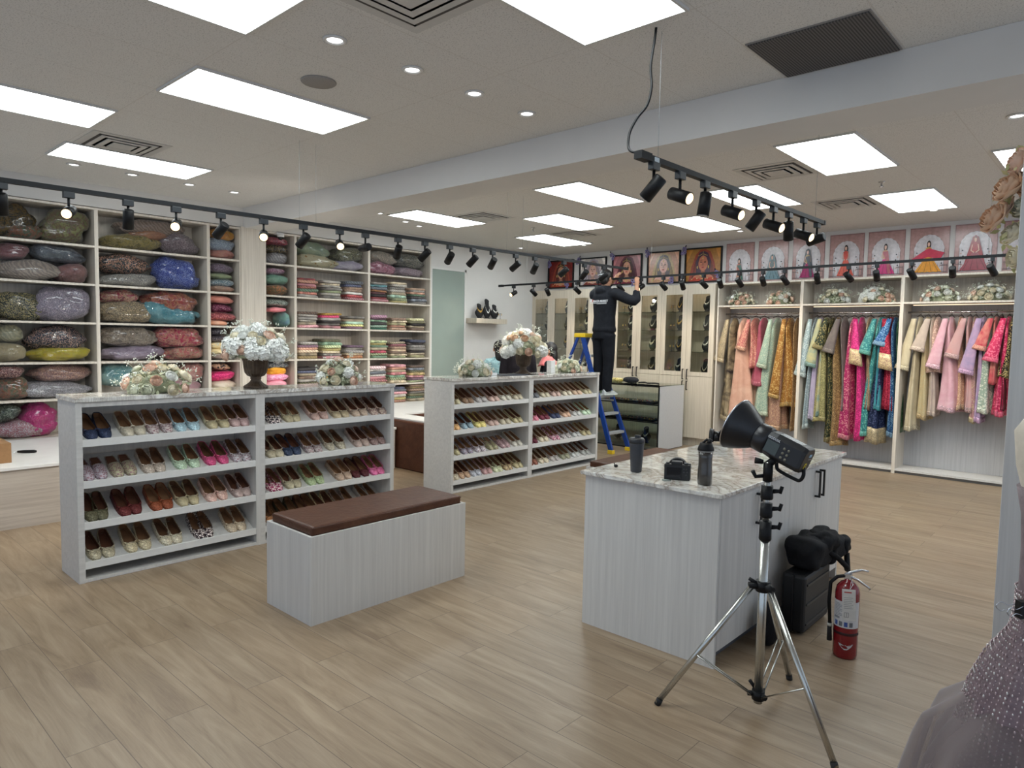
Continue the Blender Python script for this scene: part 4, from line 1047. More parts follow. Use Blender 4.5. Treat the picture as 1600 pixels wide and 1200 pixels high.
def estand_proto():
    m = MB(); m.lathe([(.022, 0), (.022, .004), (.003, .008), (.003, .10)], 12); m.tube([(-.03, 0, .10), (.03, 0, .10)], .0025, 6); m.tube([(-.022, 0, .075), (.022, 0, .075)], .002, 6)
    b = m.build('earring_stand', plain((44, 40, 38), .4), local=True)
    m = MB()
    for x in (-.028, .028): m.ell((x, -.002, .088), .006, .003, .009, 6, 4); m.ell((x, -.002, .074), .009, .003, .009, 8, 4)
    m.build('earring', GOLD, parent=b, local=True)
    return reg(b)
EP = estand_proto()
def place(src, loc, rz, label, group, over=None):
    if 'label' not in src: o = src; o.location = loc; o.rotation_euler = (0, 0, rz)
    else: o = dup(src, loc, rz)
    if over:
        for nm, m_ in over.items():
            for c_ in ([o] + list(CHN(o))):
                if c_.name.split('.')[0] == nm: c_.material_slots[0].link = 'OBJECT'; c_.material_slots[0].material = m_
    cat = {'necklace_bust': 'necklace display', 'earring_stand': 'earring stand'}.get(src.name.split('.')[0])
    tag(o, label, cat, group); return o
def CHN(o): return [c_ for c_ in C.objects if c_.parent == o] if o.children is None else o.children
LV = ['lowest', 'third', 'second', 'top']
METN = {0: ('silver', SILV), 1: ('gold', GOLD), 2: ('pearl', PEARL)}
for dr in range(8):
    cxx = -8.24 + STEP / 2 * dr + .2225
    for li, z in enumerate(SHG):
        mt = METN[R.choice((0, 0, 0, 1, 2))]
        if dr == 6 and li >= 1: mt = METN[1]
        zz = z + .001 if li else 1.096
        off = .028 if dr != 5 else -.01
        place(BP[(dr + li) % 2], (cxx + off, 9.68, zz), R.uniform(-.35, .0), f"black bust with {mt[0]} necklace, {LV[li]} shelf, {['left','right'][dr%2]} door, {CABN[dr//2]}", 'necklace busts in the glazed cabinets', {'necklace': mt[1]})
        if dr % 2 == 0:
            place(EP, (cxx - .085, 9.64, zz), R.uniform(-.3, .3), f"small earring T-stand, {LV[li]} shelf, left door of {CABN[dr//2]}", 'earring stands in the glazed cabinets')
# floating shelf with busts on the left wall
tag(box('wall_shelf', WARM, -8.244, -8.0, 7.87, 8.60, 1.835, 1.915, bevel=.002), 'short white floating wall shelf right of the glass door', 'shelf')
for (y, r_, mt, l) in ((8.04, 0, 1, 'black bust with broad gold necklace, left on the floating shelf'), (8.22, 1, 0, 'tallest black bust with long silver necklace on the floating shelf'), (8.40, 0, 0, 'black bust with silver necklace, right on the floating shelf')):
    o = place(BP[r_], (-8.11, y, 1.916), 1.35, l, 'necklace busts on the floating shelf', {'necklace': METN[mt][1]})
    if 'tallest' in l: o.scale = (1, 1, 1.35)
place(EP, (-8.10, 8.53, 1.916), 1.3, 'small earring T-stand at the right end of the floating shelf', 'earring stands')

# ------------------------------------------------------------------ dress wall
for k, (x0, x1, l) in enumerate(((-4.64, -3.43, 'open dress wardrobe bay beside the jewellery cabinets'), (-3.43, -2.215, 'middle open dress wardrobe bay'), (-2.215, -1.0, 'right open dress wardrobe bay with pink dresses'))):
    u = thing('open_wardrobe', l, 'wardrobe', ((x0 + x1) / 2, 9.74, 0), 'open wardrobe bays of the dress wall')
    for a in (x0, x1 - .02): box('side_panel', LAMC, a, a + .02, DY, 9.955, .0, TOPZ, u)
    box('back_panel', LAM_SHADE, x0 + .02, x1 - .02, 9.935, 9.955, .06, 2.108, u)
    box('upper_back_panel', LAMC, x0 + .02, x1 - .02, 9.936, 9.955, 2.134, TOPZ - .026, u)
    box('top_panel', LAMC, x0 + .02, x1 - .02, DY, 9.955, TOPZ - .025, TOPZ, u)
    box('flower_shelf', LAMC, x0 + .02, x1 - .02, DY, 9.935, 2.11, 2.133, u)
    box('base_shelf', LAM, x0 + .02, x1 - .02, DY, 9.935, .035, .058, u)
    box('kick_board', plain((120, 118, 116), .7), x0 + .02, x1 - .02, DY + .03, DY + .045, 0, .034, u)
    MB().tube([(x0 + .02, DY + .25, 2.015), (x1 - .02, DY + .25, 2.015)], .013, 12).build('clothes_rail', CHROME, u)
    # led strip under the flower shelf (warm)
    box('glow_strip', plain((255, 226, 190), .4, emit=1.6, var=0, key='glow_strip'), x0 + .06, x1 - .06, DY + .30, DY + .31, 2.102, 2.1095, u)
# bay separators wider in the photo: light posts
# ---- garments
def smooth(t): return t * t * (3 - 2 * t)
BAYW = {1: (-4.60, -3.46), 2: (-3.40, -2.245), 3: (-2.185, -1.03)}
for gi, (bay, xt, xa, xb, zb, nm, c1, c2, kd, zs) in enumerate(GARM):
    rr = random.Random(100 + gi); lo, hi = BAYW[bay]
    c1 = tuple(int(v * .86 + 6) for v in c1); c2 = tuple(int(v * .88 + 6) for v in c2)
    xt = min(max(xt, lo + .03), hi - .03); xa = max(xa, lo + .0); xb = min(xb, hi)
    if xb - xa < .07: xb = xa + .07
    yc = DY + .25; zt = 1.955
    g = thing('hanging_garment', nm + ' hanging in the ' + {1: 'left', 2: 'middle', 3: 'right'}[bay] + ' dress bay', 'garment', (xt, yc, zt), 'garments on the ' + {1: 'left', 2: 'middle', 3: 'right'}[bay] + ' rail')
    m1 = fabric(c1, tuple(min(255, int(v * 1.2 + 14)) for v in c1) if kd in 'BH' else c2, 'q' if gi and ('embroid' in nm or 'sequin' in nm or 'gold' in nm or 'brocade' in nm or 'dotted' in nm or 'pattern' in nm) else 'p', sc=(.9 if gi % 3 else .5))
    m2 = fabric(c2, tuple(int(v * .62) for v in c2), 'q', sc=.9)
    nf = rr.choice((6, 7, 8)); ph = rr.random() * 6; n = 44; rings = []; K = 16
    cb_ = (xa + xb) / 2; hw_ = (xb - xa) / 2
    for i in range(K + 1):
        t = i / K; z = zt - (zt - zb) * t
        cx = xt + (cb_ - xt) * smooth(min(1, t * 1.15)); a = .018 + (hw_ - .018) * (t ** .8)
        bb = (.19 if t > .02 else .10) * (1 - .25 * (1 - abs(2 * t - 1)) * 0) * (.55 + .45 * min(1, t * 9)) * (1 - .12 * math.sin(t * PI))
        am = .04 + .26 * t
        r = []
        for j in range(n):
            f = 2 * PI * j / n
            q = 1 + am * math.cos(nf * f + ph + .8 * math.sin(t * 3 + ph)) * .8
            r.append((cx + a * q * math.cos(f), yc + min(bb, .2) * (1 + am * .3 * math.cos(nf * f + ph)) * math.sin(f), z + .012 * math.sin(3 * f + ph) * t))
        rings.append(r)
    MB().loft(rings).build('dress_body', m1, g)
    hg = MB(); hg.tube([(xt, yc - .17, 1.952), (xt, yc, 1.985), (xt, yc + .17, 1.952)], .006, 6)
    hg.tube([(xt, yc, 1.985), (xt, yc, 2.01), (xt, yc + .012, 2.031), (xt, yc + .002, 2.036), (xt, yc - .012, 2.028)], .002, 6)
    hg.build('hanger', plain((60, 52, 46), .4), g)
    if kd == 'N' and gi % 2 == 0 and zs == 0: kd = 'L'; zs = 1.42 + .2 * rr.random()
    if kd in 'LB':
        # a sleeve hanging forward off the shoulder
        zs2 = zs; w = .045 if kd == 'L' else .05; sx = xt - .03; dirx = -1 if bay != 2 or kd == 'L' else .4
        rs = []
        for i in range(9):
            t = i / 8; z = 1.93 - (1.93 - zs2) * t; cx = sx + dirx * .10 * t; a = .028 + w * t
            rs.append([(cx + a * (1 + .12 * math.cos(3 * (2 * PI * j / 16) + ph)) * math.cos(2 * PI * j / 16), yc - .185 - .025 * t + .028 * math.sin(2 * PI * j / 16), z - .02 * math.cos(2 * PI * j / 16) * t) for j in range(16)])
        sl = MB().loft(rs).build('sleeve', m2 if kd == 'L' and 'brocade' in nm else m1, g)
        hb = .05 if kd == 'L' else .20
        t0 = max(0, 1 - hb / (1.93 - zs2)); rs = []
        for i in range(4):
            t = t0 + (1 - t0) * i / 3; z = 1.93 - (1.93 - zs2) * t; cx = sx + dirx * .10 * t; a = (.028 + w * t) * 1.03 + .003
            rs.append([(cx + a * (1 + .12 * math.cos(3 * (2 * PI * j / 16) + ph)) * math.cos(2 * PI * j / 16), yc - .185 - .025 * t + .032 * math.sin(2 * PI * j / 16), z - .02 * math.cos(2 * PI * j / 16) * t - (.003 if i == 3 else 0)) for j in range(16)])
        MB().loft(rs).build('sleeve_band', fabric((206, 184, 140), (130, 90, 80), 'q', sc=1.2) if kd == 'B' else m2, sl)
    if kd in 'NHL' and zb < 1.1:
        hb = .20 if kd == 'H' else .06
        sub = []
        for i in range(4):
            t = 1 - hb / (zt - zb) * (1 - i / 3); z = zt - (zt - zb) * t
            cx = xt + (cb_ - xt) * smooth(min(1, t * 1.15)); a = (.018 + (hw_ - .018) * (t ** .8)) + .003; am = .04 + .26 * t; r = []
            bb = .19 * (1 - .12 * math.sin(t * PI)) + .003
            for j in range(n):
                f = 2 * PI * j / n; q = 1 + am * math.cos(nf * f + ph + .8 * math.sin(t * 3 + ph)) * .8
                r.append((cx + a * q * math.cos(f), yc + min(bb, .203) * (1 + am * .3 * math.cos(nf * f + ph)) * math.sin(f), z + .012 * math.sin(3 * f + ph) * t - (.002 if i == 3 else 0)))
            sub.append(r)
        MB().loft(sub).build('hem_border', m2, g)

# ------------------------------------------------------------------ posters
def oval(cx, cz, rx, rz, n=20, a0=0, a1=2 * PI, close=True):
    k = n if close else n + 1
    return [(cx + rx * math.cos(a0 + (a1 - a0) * i / n), cz + rz * math.sin(a0 + (a1 - a0) * i / n)) for i in range(k)]
PZ0, PZ1 = 2.515, 3.075
ARTN = {}
def pm(c, rough=.22): return plain(c, rough, var=.12, sc=26)
def portrait(x0, x1, z1, bg, veil, hair, skin, cloth, label):
    """printed portrait of a veiled bride in a thin black frame"""
    w = x1 - x0; z0 = z1 - w * .86; cx = (x0 + x1) / 2; h = z1 - z0; y = 9.948
    u = thing('framed_portrait', label, 'picture', (cx, 9.95, z0), 'framed portraits of veiled brides')
    fr = MB(); t = .02
    for bx_ in ((x0, x1, z0, z0 + t), (x0, x1, z1 - t, z1), (x0, x0 + t, z0 + t, z1 - t), (x1 - t, x1, z0 + t, z1 - t)): fr.box(bx_[0], bx_[1], 9.925, 9.958, bx_[2], bx_[3])
    fr.build('picture_frame', BLACK, u)
    a = MB(); ms = [pm(bg), pm(veil), pm(hair), pm(skin), pm(cloth), pm((150, 50, 50)), pm((34, 26, 28)), pm((206, 176, 104)), pm(tuple(int(v * .8) for v in skin)), pm(tuple(int(v * .75) for v in veil)), pm(tuple(min(255, int(v * 1.2)) for v in bg))]
    L = [0]
    def P(pts, mi):
        pts = [(min(max(px, -.5), .5), min(max(pz, 0), 1)) for px, pz in pts]
        yy = y - .0008 * L[0]; L[0] += 1
        a.poly([(cx + px * (w - 2 * t), z0 + t + pz * (h - 2 * t)) for px, pz in pts], .0007, mi, Matrix.Translation((0, yy, 0)))
    P([(-.5, 0), (.5, 0), (.5, 1), (-.5, 1)], 0)
    P([(-.5, .55), (-.3, 1), (-.5, 1)], 10); P([(.5, .5), (.34, 1), (.5, 1)], 10)
    P([(-.42, 0), (-.34, .45), (-.22, .82), (-.1, .97), (.05, .99), (.2, .9), (.32, .55), (.42, 0)], 1)
    P([(-.34, 0), (-.28, .4), (-.2, .72), (-.24, .3), (-.2, 0)], 9); P([(.36, 0), (.28, .45), (.2, .7), (.22, .3), (.24, 0)], 9)
    P([(-.2, .2), (-.22, .6), (-.12, .88), (0, .93), (.13, .87), (.22, .6), (.2, .2)], 2)
    P([(-.36, 0), (-.26, .16), (-.08, .24), (.08, .24), (.26, .16), (.36, 0)], 3)
    P([(-.4, 0), (-.24, .12), (0, .04), (.24, .12), (.4, 0)], 4)
    P([(-.06, .2), (-.06, .4), (.06, .4), (.06, .2)], 8)
    P(oval(0, .55, .135, .235, 24), 3)
    P([(-.13, .6), (-.09, .76), (0, .83), (.09, .76), (.13, .6), (.15, .75), (.05, .9), (-.05, .9), (-.15, .75)], 2)
    for s_ in (-1, 1):
        P(oval(.055 * s_, .585, .032, .018, 10), 6); P([(.02 * s_, .635), (.055 * s_, .655), (.095 * s_, .63), (.055 * s_, .642)], 6)
        P(oval(.16 * s_, .43, .018, .05, 10), 7)
        P(oval(.055 * s_, .59, .010, .008, 8), 3)
    P([(-.008, .58), (-.022, .49), (0, .478), (.022, .49), (.008, .58)], 8)
    P([(-.045, .425), (-.015, .440), (0, .433), (.015, .440), (.045, .425), (0, .395)], 5)
    P(oval(0, .70, .018, .03, 10), 7); P([(-.004, .72), (-.004, .92), (.004, .92), (.004, .72)], 7)
    P([(-.13, .22), (0, .10), (.13, .22), (0, .16)], 7)
    for k in range(7): P(oval(-.12 + .04 * k, .84 - .03 * abs(k - 3) * .6, .012, .014, 6), 7)
    for k in range(5): P(oval(-.3 + .15 * k, .06 + .02 * (k % 2), .02, .02, 6), 7)
    a.build('printed_portrait', ms, u)
portrait(-8.22, -7.63, 3.035, (120, 40, 36), (156, 62, 42), (86, 36, 30), (206, 140, 112), (170, 60, 36), 'orange-red bridal portrait in black frame, nearest the left corner')
portrait(-7.50, -6.92, 3.04, (206, 196, 190), (178, 168, 178), (150, 132, 136), (214, 170, 156), (130, 60, 56), 'silver-haired bridal portrait in black frame, left of the man')
portrait(-6.80, -6.21, 3.045, (170, 112, 116), (96, 44, 60), (70, 38, 40), (206, 150, 126), (120, 40, 60), 'maroon bridal portrait in black frame behind the raised hand')
portrait(-6.105, -5.50, 3.05, (206, 160, 136), (196, 170, 130), (112, 104, 106), (226, 180, 166), (206, 160, 130), 'pale blonde-veiled bridal portrait in black frame right of the man')
portrait(-5.42, -4.795, 3.06, (170, 116, 50), (150, 62, 44), (70, 44, 62), (190, 112, 84), (190, 60, 36), 'golden-orange bridal portrait in black frame beside the arch posters')
# lilac blossom clips at the portrait corners
bl = MB()
for k in range(5):
    a = 2 * PI * k / 5; bl.ell((.022 * math.cos(a), -.006, .022 * math.sin(a)), .016, .005, .014, 8, 5)
    bl.ell((.018 * math.cos(a + .6) + .028, -.012, .018 * math.sin(a + .6) - .035), .014, .005, .012, 8, 5)
    bl.ell((.016 * math.cos(a + .3) + .004, -.014, .016 * math.sin(a + .3) - .062), .012, .005, .011, 8, 5)
bl = bl.build('blossom_spray', plain((132, 122, 168), .6), local=True); q_ = MB(); q_.ell((0, -.014, .0), .008, .006, .008, 8, 5); q_.ell((.028, -.018, -.035), .006, .005, .006, 8, 5); q_.ell((.0, -.006, .045), .010, .004, .018, 8, 5)
q_.build('blossom_centre', plain((40, 34, 50), .6), parent=bl, local=True); reg(bl)
BLS = [(-8.18, 3.0, 'top left corner of the leftmost portrait'), (-7.50, 3.02, 'top left corner of the second portrait'), (-6.80, 3.05, 'top left corner of the third portrait'), (-6.10, 3.06, 'top left corner of the fourth portrait'), (-5.42, 3.05, 'top left corner of the fifth portrait'),
       (-7.78, 2.60, 'bottom right corner of the leftmost portrait'), (-6.36, 2.60, 'bottom right corner of the third portrait'), (-5.63, 2.60, 'bottom right corner of the fourth portrait'), (-4.87, 2.66, 'bottom right corner of the fifth portrait')]
for i, (x, z, l) in enumerate(BLS):
    o = bl if i == 0 else dup(bl, (0, 0, 0)); o.location = (x, 9.915, z); o.rotation_euler = (0, (0, .5, -.4)[i % 3], 0); o.scale = (1.15,) * 3
    tag(o, 'lilac blossom spray at the ' + l, 'artificial flower', 'lilac blossom sprays')
# arch posters
def arch_poster(x0, x1, z1, label, fig):
    w = x1 - x0; z0 = 2.50; h = z1 - z0; cx = (x0 + x1) / 2; y = 9.950
    u = thing('arch_poster', label, 'poster', (cx, 9.955, z0), 'pink arch posters above the dress wall')
    box('poster_panel', pm((176, 138, 134)), x0, x1, 9.9515, 9.958, z0, z1, u)
    a = MB(); ms = [pm((150, 116, 116)), pm((206, 200, 204)), pm((112, 96, 96)), pm((60, 62, 66)), pm((192, 158, 150)), pm((226, 180, 160)), pm((44, 32, 32))] + [pm(c) for c in fig['c']]
    L = [0]
    def P(pts, mi):
        yy = y - .0008 * L[0]; L[0] += 1
        a.poly([(cx + px * w, z0 + pz * h) for px, pz in pts], .0007, mi, Matrix.Translation((0, yy, 0)))
    for r_ in ([(-.5, 0), (-.48, 0), (-.48, 1), (-.5, 1)], [(.48, 0), (.5, 0), (.5, 1), (.48, 1)], [(-.5, .975), (.5, .975), (.5, 1), (-.5, 1)]): P(r_, 0)
    def arch(s, sc):
        pts = [(-.36 * s, .02), (.36 * s, .02), (.36 * s, .50)]
        n = 44
        for i in range(n + 1):
            t = PI * i / n; r = 1 + (.035 * abs(math.sin(t * sc)) if sc else 0)
            pts.append((.36 * s * r * math.cos(t), .50 + .32 * s * r * math.sin(t)))
        return pts + [(-.36 * s, .5)]
    P(arch(1.07, 0), 2); P(arch(1.04, 9), 1); P(arch(.93, 0), 0); P(arch(.915, 9), 1)
    # balustrade and leaf sprays
    for k in range(9):
        xx = -.46 + k * .115
        if abs(xx) > .2: P([(xx, .03), (xx + .012, .03), (xx + .012, .2), (xx, .2)], 2)
    P([(-.48, .03), (.48, .03), (.48, .045), (-.48, .045)], 2); P([(-.48, .17), (-.3, .17), (-.3, .185), (-.48, .185)], 2); P([(.3, .17), (.48, .17), (.48, .185), (.3, .185)], 2)
    for s_ in (-1, 1):
        for k in range(6): P(oval(s_ * (.30 + .035 * math.sin(k * 1.9)), .16 + .06 * k, .022, .016, 6), 3 if k % 2 else 4)
    q = fig
    for (pts, mi) in q['p']: P(pts, mi)
    a.build('poster_print', ms, u)
def figure(top, skirt, veil, wide, style='', sc=1.0):
    """layers: veil back, hair, skirt, bodice, face, arms, drape"""
    hb = .70 * sc; p = []
    if veil: p.append(([(-.07, hb + .02), (0, hb + .06), (.07, hb + .02), (wide * .75, .1), (wide * .6, .04), (-wide * .6, .04), (-wide * .75, .1)], 9))
    else: p.append((oval(0, hb - .04, .055, .09, 14), 6))
    n = 10; sk = [(-.05, hb - .28)]
    for i in range(n + 1): sk.append((-wide + 2 * wide * i / n, .035 + .012 * (i % 2)))
    sk.append((.05, hb - .28)); p.append((sk, 8))
    for i in range(4):
        a = -.75 + .5 * i; p.append(([(a * .05, hb - .3), (a * wide - .012, .05), (a * wide + .012, .05)], 10))
    p.append(([(-.075, hb - .12), (-.05, hb - .29), (.05, hb - .29), (.075, hb - .12), (.02, hb - .09), (-.02, hb - .09)], 7))
    p.append((oval(0, hb - .03, .03, .055, 12), 5)); p.append(([(-.032, hb - .01), (0, hb + .04), (.032, hb - .01), (0, hb + .01)], 6))
    p.append(([(-.075, hb - .13), (-.105, hb - .26), (-.02, hb - .31), (-.02, hb - .285), (-.08, hb - .25), (-.055, hb - .13)], 5))
    p.append(([(.075, hb - .13), (.105, hb - .26), (.02, hb - .31), (.02, hb - .285), (.08, hb - .25), (.055, hb - .13)], 5))
    if style == 'drape': p.append(([(-.06, hb - .14), (-.42, .33), (-.40, .27), (0, .36), (.30, .30), (.40, .44), (.10, .52), (.03, hb - .12)], 9))
    if style == 'sash': p.append(([(.07, hb - .12), (.12, .3), (.16, .05), (.09, .05), (.04, .3), (-.07, hb - .14)], 9))
    return p
DK = lambda c: tuple(int(v * .72) for v in c)
def mk(top, skirt, veil, dr, wide, style='', sc=1.0, usev=True): return dict(c=[top, skirt, dr, DK(skirt)], p=figure(top, skirt, usev, wide, style, sc))
APX = [(-4.735, 'pink arch poster of a woman in a green and peach sari', mk((170, 84, 66), (196, 140, 116), 0, (40, 86, 74), .11, 'sash', .80, False)),
       (-4.235, 'pink arch poster of a veiled woman in a grey-blue gown', mk((112, 124, 128), (110, 138, 148), 1, (128, 146, 152), .30, '', .86)),
       (-3.735, 'pink arch poster of a woman in gold top and magenta skirt', mk((176, 146, 96), (160, 28, 96), 1, (66, 74, 84), .25, 'sash', .96)),
       (-3.235, 'pink arch poster of a woman in an orange-red gown', mk((204, 66, 52), (214, 84, 62), 0, (196, 60, 48), .25, '', 1.0, False)),
       (-2.75, 'pink arch poster of a woman in a hot pink flared skirt', mk((206, 150, 120), (204, 40, 120), 0, (176, 84, 96), .27, 'sash', .95, False)),
       (-2.26, 'pink arch poster of a dancing woman in yellow with red drape', mk((206, 150, 60), (220, 150, 50), 0, (190, 36, 70), .35, 'drape', .95, False)),
       (-1.77, 'pink arch poster of a veiled bride in a wide maroon striped gown', mk((170, 60, 66), (150, 66, 78), 1, (150, 40, 50), .36, '', 1.0)),
       (-1.28, 'pink arch poster cut off by the partition at the right', mk((60, 90, 120), (70, 100, 130), 1, (90, 110, 140), .3, '', .95))]
for x0, l, fg in APX:
    arch_poster(x0, x0 + .435, 3.082, l, fg)
# ------------------------------------------------------------------ artificial flower arrangements
def rose_proto(name, rad=1.0, white=False):
    m = MB(); rr = random.Random(4)
    k = 0
    for ring, (cnt, rb_, rm, rt_, h, span) in enumerate(((2, .003, .005, .002, .036, 3.0), (3, .004, .009, .006, .037, 2.5), (3, .005, .014, .011, .036, 2.3), (4, .006, .019, .017, .034, 2.0), (4, .007, .023, .023, .031, 1.9), (5, .008, .027, .030, .026, 1.6), (5, .008, .030, .037, .019, 1.5))):
        for i in range(cnt):
            a = 2 * PI * i / cnt + ring * .7 + rr.uniform(-.15, .15); pts = []
            for v in range(5):
                for u_ in range(6):
                    s_ = (u_ / 5 - .5) * 2; t = v / 4
                    rd = rb_ * (1 - t) ** 2 + 2 * (rm * 1.35) * t * (1 - t) + rt_ * t * t + .0018 * (i % 2)
                    z = h * t * (1 - .30 * s_ * s_ * t) + (.0015 * math.sin(s_ * 5 + i) * t)
                    aa = a + s_ * span / 2
                    pts.append((rd * math.cos(aa), rd * math.sin(aa), z))
            fs = [(v * 6 + u_, v * 6 + u_ + 1, (v + 1) * 6 + u_ + 1, (v + 1) * 6 + u_) for v in range(4) for u_ in range(5)]
            m.add(pts, fs, 0, None, True)
    m.ell((0, 0, .012), .021, .021, .017, 12, 6)
    return m
def hydra():
    m = MB(); rr = random.Random(9)
    for i in range(70):
        z = 1 - 1.5 * (i + .5) / 70; r = math.sqrt(max(0, 1 - z * z)); a = i * 2.399
        n = Vector((r * math.cos(a), r * math.sin(a), z)); c = n * .034 * (1 + .30 * noise.noise(n * 2.3) + rr.uniform(-.06, .06))
        t = n.orthogonal().normalized(); b = n.cross(t)
        q = rr.random() * 3
        for j in range(4):
            e = q + j * PI / 2; d = t * math.cos(e) + b * math.sin(e); s_ = n.cross(d)
            h_ = rr.uniform(.001, .007); m.add([c, c + d * .008 + s_ * .007 + n * h_, c + d * .015 + n * (h_ + .002), c + d * .008 - s_ * .007 + n * h_], [(0, 1, 2, 3)])
    m.ell((0, 0, 0), .025, .025, .025, 10, 6)
    return m
ROSEC = {'cream': fabric((238, 230, 208), (230, 220, 190), 'p', .6), 'blush': fabric((236, 208, 188), (230, 192, 168), 'p', .6), 'white': plain((238, 238, 232), .6, var=.04), 'tan': fabric((226, 192, 160), (216, 176, 142), 'p', .6), 'palegreen': fabric((232, 232, 212), (222, 224, 198), 'p', .6)}
MESH_ROSE = rose_proto('rose'); MESH_HYD = hydra()
def mesh_of(mb, name):
    o = mb.build(name, WHITE, local=True); me = o.data; bpy.data.objects.remove(o); return me
ROSE_ME = mesh_of(MESH_ROSE, 'rose'); HYD_ME = mesh_of(MESH_HYD, 'hydrangea')
LEAF = plain((146, 152, 124), .6, var=.25); LEAFP = plain((190, 194, 168), .6, var=.15); SPR = plain((222, 226, 212), .6)
def arrangement(label, x, y, z, rx, rz, n, pal, seed, urn=False, ry=None, group=None, pot=True, wall=False):
    rr = random.Random(seed); ry = ry or rx
    u = thing('flower_arrangement', label, 'flower arrangement', (x, y, z), group or 'rose arrangements')
    zc = z + .02
    if urn:
        M = Matrix.Translation((x, y, z + .001)); UM = plain((74, 60, 48), .4, metal=.35, var=.2)
        MB().lathe([(.001, 0), (.088, 0), (.091, .008), (.084, .016), (.062, .030), (.044, .046), (.034, .064), (.040, .070), (.040, .078), (.036, .082), (.062, .094), (.080, .118), (.087, .155), (.092, .205), (.106, .236), (.108, .246), (.098, .25), (.088, .235), (.001, .23)], 80, M=M, flute=20, fa=.035).build('fluted_urn', UM, u)
        zc = z + .27
    elif pot:
        MB().box(x - rx * .35, x + rx * .35, y - ry * .35, y + ry * .35, z + .001, z + .06).build('foam_base', plain((200, 202, 190), .7), u)
    gm_ = MB()
    def dirv():
        a = rr.uniform(0, 2 * PI); e = rr.uniform(-.15 if urn else .02, 1.0)
        r = math.sqrt(max(0, 1 - e * e)); return Vector((r * math.cos(a), r * math.sin(a), e))
    kept = []
    tries = 0
    while len(kept) < n and tries < 4000:
        tries += 1; d = dirv()
        if all((d - q).length > 1.55 / math.sqrt(n) * (1.15 if tries < 1200 else .82 if tries < 2500 else .62) for q in kept): kept.append(d)
    for i, d in enumerate(kept):
        pnt = Vector((x + d.x * rx * .80, y + d.y * ry * .80, zc + d.z * rz * .80))
        kind = rr.choice(pal); me = HYD_ME if kind == 'hyd' else ROSE_ME
        o = bpy.data.objects.new('hydrangea' if kind == 'hyd' else 'rose', me); C.objects.link(o); o.parent = u
        nrm = Vector((d.x / rx, d.y / ry, d.z / rz)).normalized()
        o.location = pnt - ORG[u.name]; o.rotation_mode = 'QUATERNION'; o.rotation_quaternion = nrm.to_track_quat('Z', 'Y')
        s_ = rr.uniform(.95, 1.3) * (rx / .26) ** .4 * (1.0 if kind != 'hyd' else 1.25); o.scale = (s_,) * 3
        o.material_slots[0].link = 'OBJECT'; o.material_slots[0].material = ROSEC['white' if kind == 'hyd' else kind]
    # inner green mass and leaves
    rs = []
    for i in range(9):
        t = -PI / 2 + PI * i / 8; q = max(math.cos(t), .03)
        rs.append([(x + rx * .52 * q * math.cos(2 * PI * j / 14), y + ry * .52 * q * math.sin(2 * PI * j / 14), max(zc + rz * .52 * math.sin(t), (z + .002) if not urn else zc - .04)) for j in range(14)])
    gm_.loft(rs, 0)
    for i in range(230):
        d = dirv(); c_ = Vector((x + d.x * rx * .8, y + d.y * ry * .8, zc + d.z * rz * .8)); c_ = c_ - Vector((d.x * rx, d.y * ry, d.z * rz)) * rr.uniform(0, .3); t = d.orthogonal().normalized(); t.rotate(Matrix.Rotation(rr.random() * 6, 3, d)); L_ = rr.uniform(.03, .06)
        e = (d + t * .9).normalized(); s_ = e.cross(d).normalized() * .012
        gm_.add([c_, c_ + e * L_ * .5 + s_, c_ + e * L_, c_ + e * L_ * .5 - s_], [(0, 1, 2, 3)], rr.choice((0, 1, 1)))
    g_ = gm_.build('greenery', [LEAF, LEAFP], u); g_['kind'] = 'stuff'
    sp = MB()
    for i in range(34):
        d = dirv(); a0 = Vector((x + d.x * rx * .7, y + d.y * ry * .7, zc + d.z * rz * .7)); tip = a0 + (Vector((d.x * rx, d.y * ry, d.z * rz)) * .42 + Vector((0, 0, .015)))
        tip.z = max(tip.z, z + .02)
        sp.tube([a0, tip], .0012, 3, 1)
        for k in range(6):
            c_ = tip + Vector((rr.uniform(-1, 1), rr.uniform(-1, 1), rr.uniform(-1, 1))) * .018
            sp.ell((c_.x, c_.y, max(c_.z, z + .012)), .0045, .0045, .0045, 5, 3)
    s2 = sp.build('filler_sprays', [SPR, LEAFP], u); s2['kind'] = 'stuff'
    return u
TZ = RH + .031
PALA = ['cream', 'blush', 'hyd', 'cream', 'white', 'cream', 'palegreen', 'blush']
arrangement('low cream and blush rose arrangement at the left end of the near racks', -5.06, 1.86, TZ, .25, .20, 26, PALA, 1)
arrangement('large white and peach rose bouquet in a bronze urn on the near racks', -5.05, 2.58, TZ, .27, .22, 42, ['hyd', 'cream', 'white', 'blush', 'hyd', 'cream'], 2, urn=True)
arrangement('low white rose arrangement at the right end of the near racks', -5.06, 3.34, TZ, .20, .22, 24, ['cream', 'white', 'cream', 'palegreen', 'blush', 'hyd'], 3)
arrangement('low rose arrangement at the left end of the far racks', -5.33, 5.23, TZ, .20, .17, 22, ['blush', 'hyd', 'cream', 'white'], 4)
arrangement('large cream rose bouquet in a bronze urn on the far racks', -5.33, 6.02, TZ, .30, .26, 44, ['cream', 'hyd', 'blush', 'hyd', 'cream', 'tan'], 5, urn=True)
arrangement('low rose arrangement beside the ladder on the far racks', -5.33, 6.87, TZ, .19, .16, 22, ['cream', 'palegreen', 'white', 'blush'], 6)
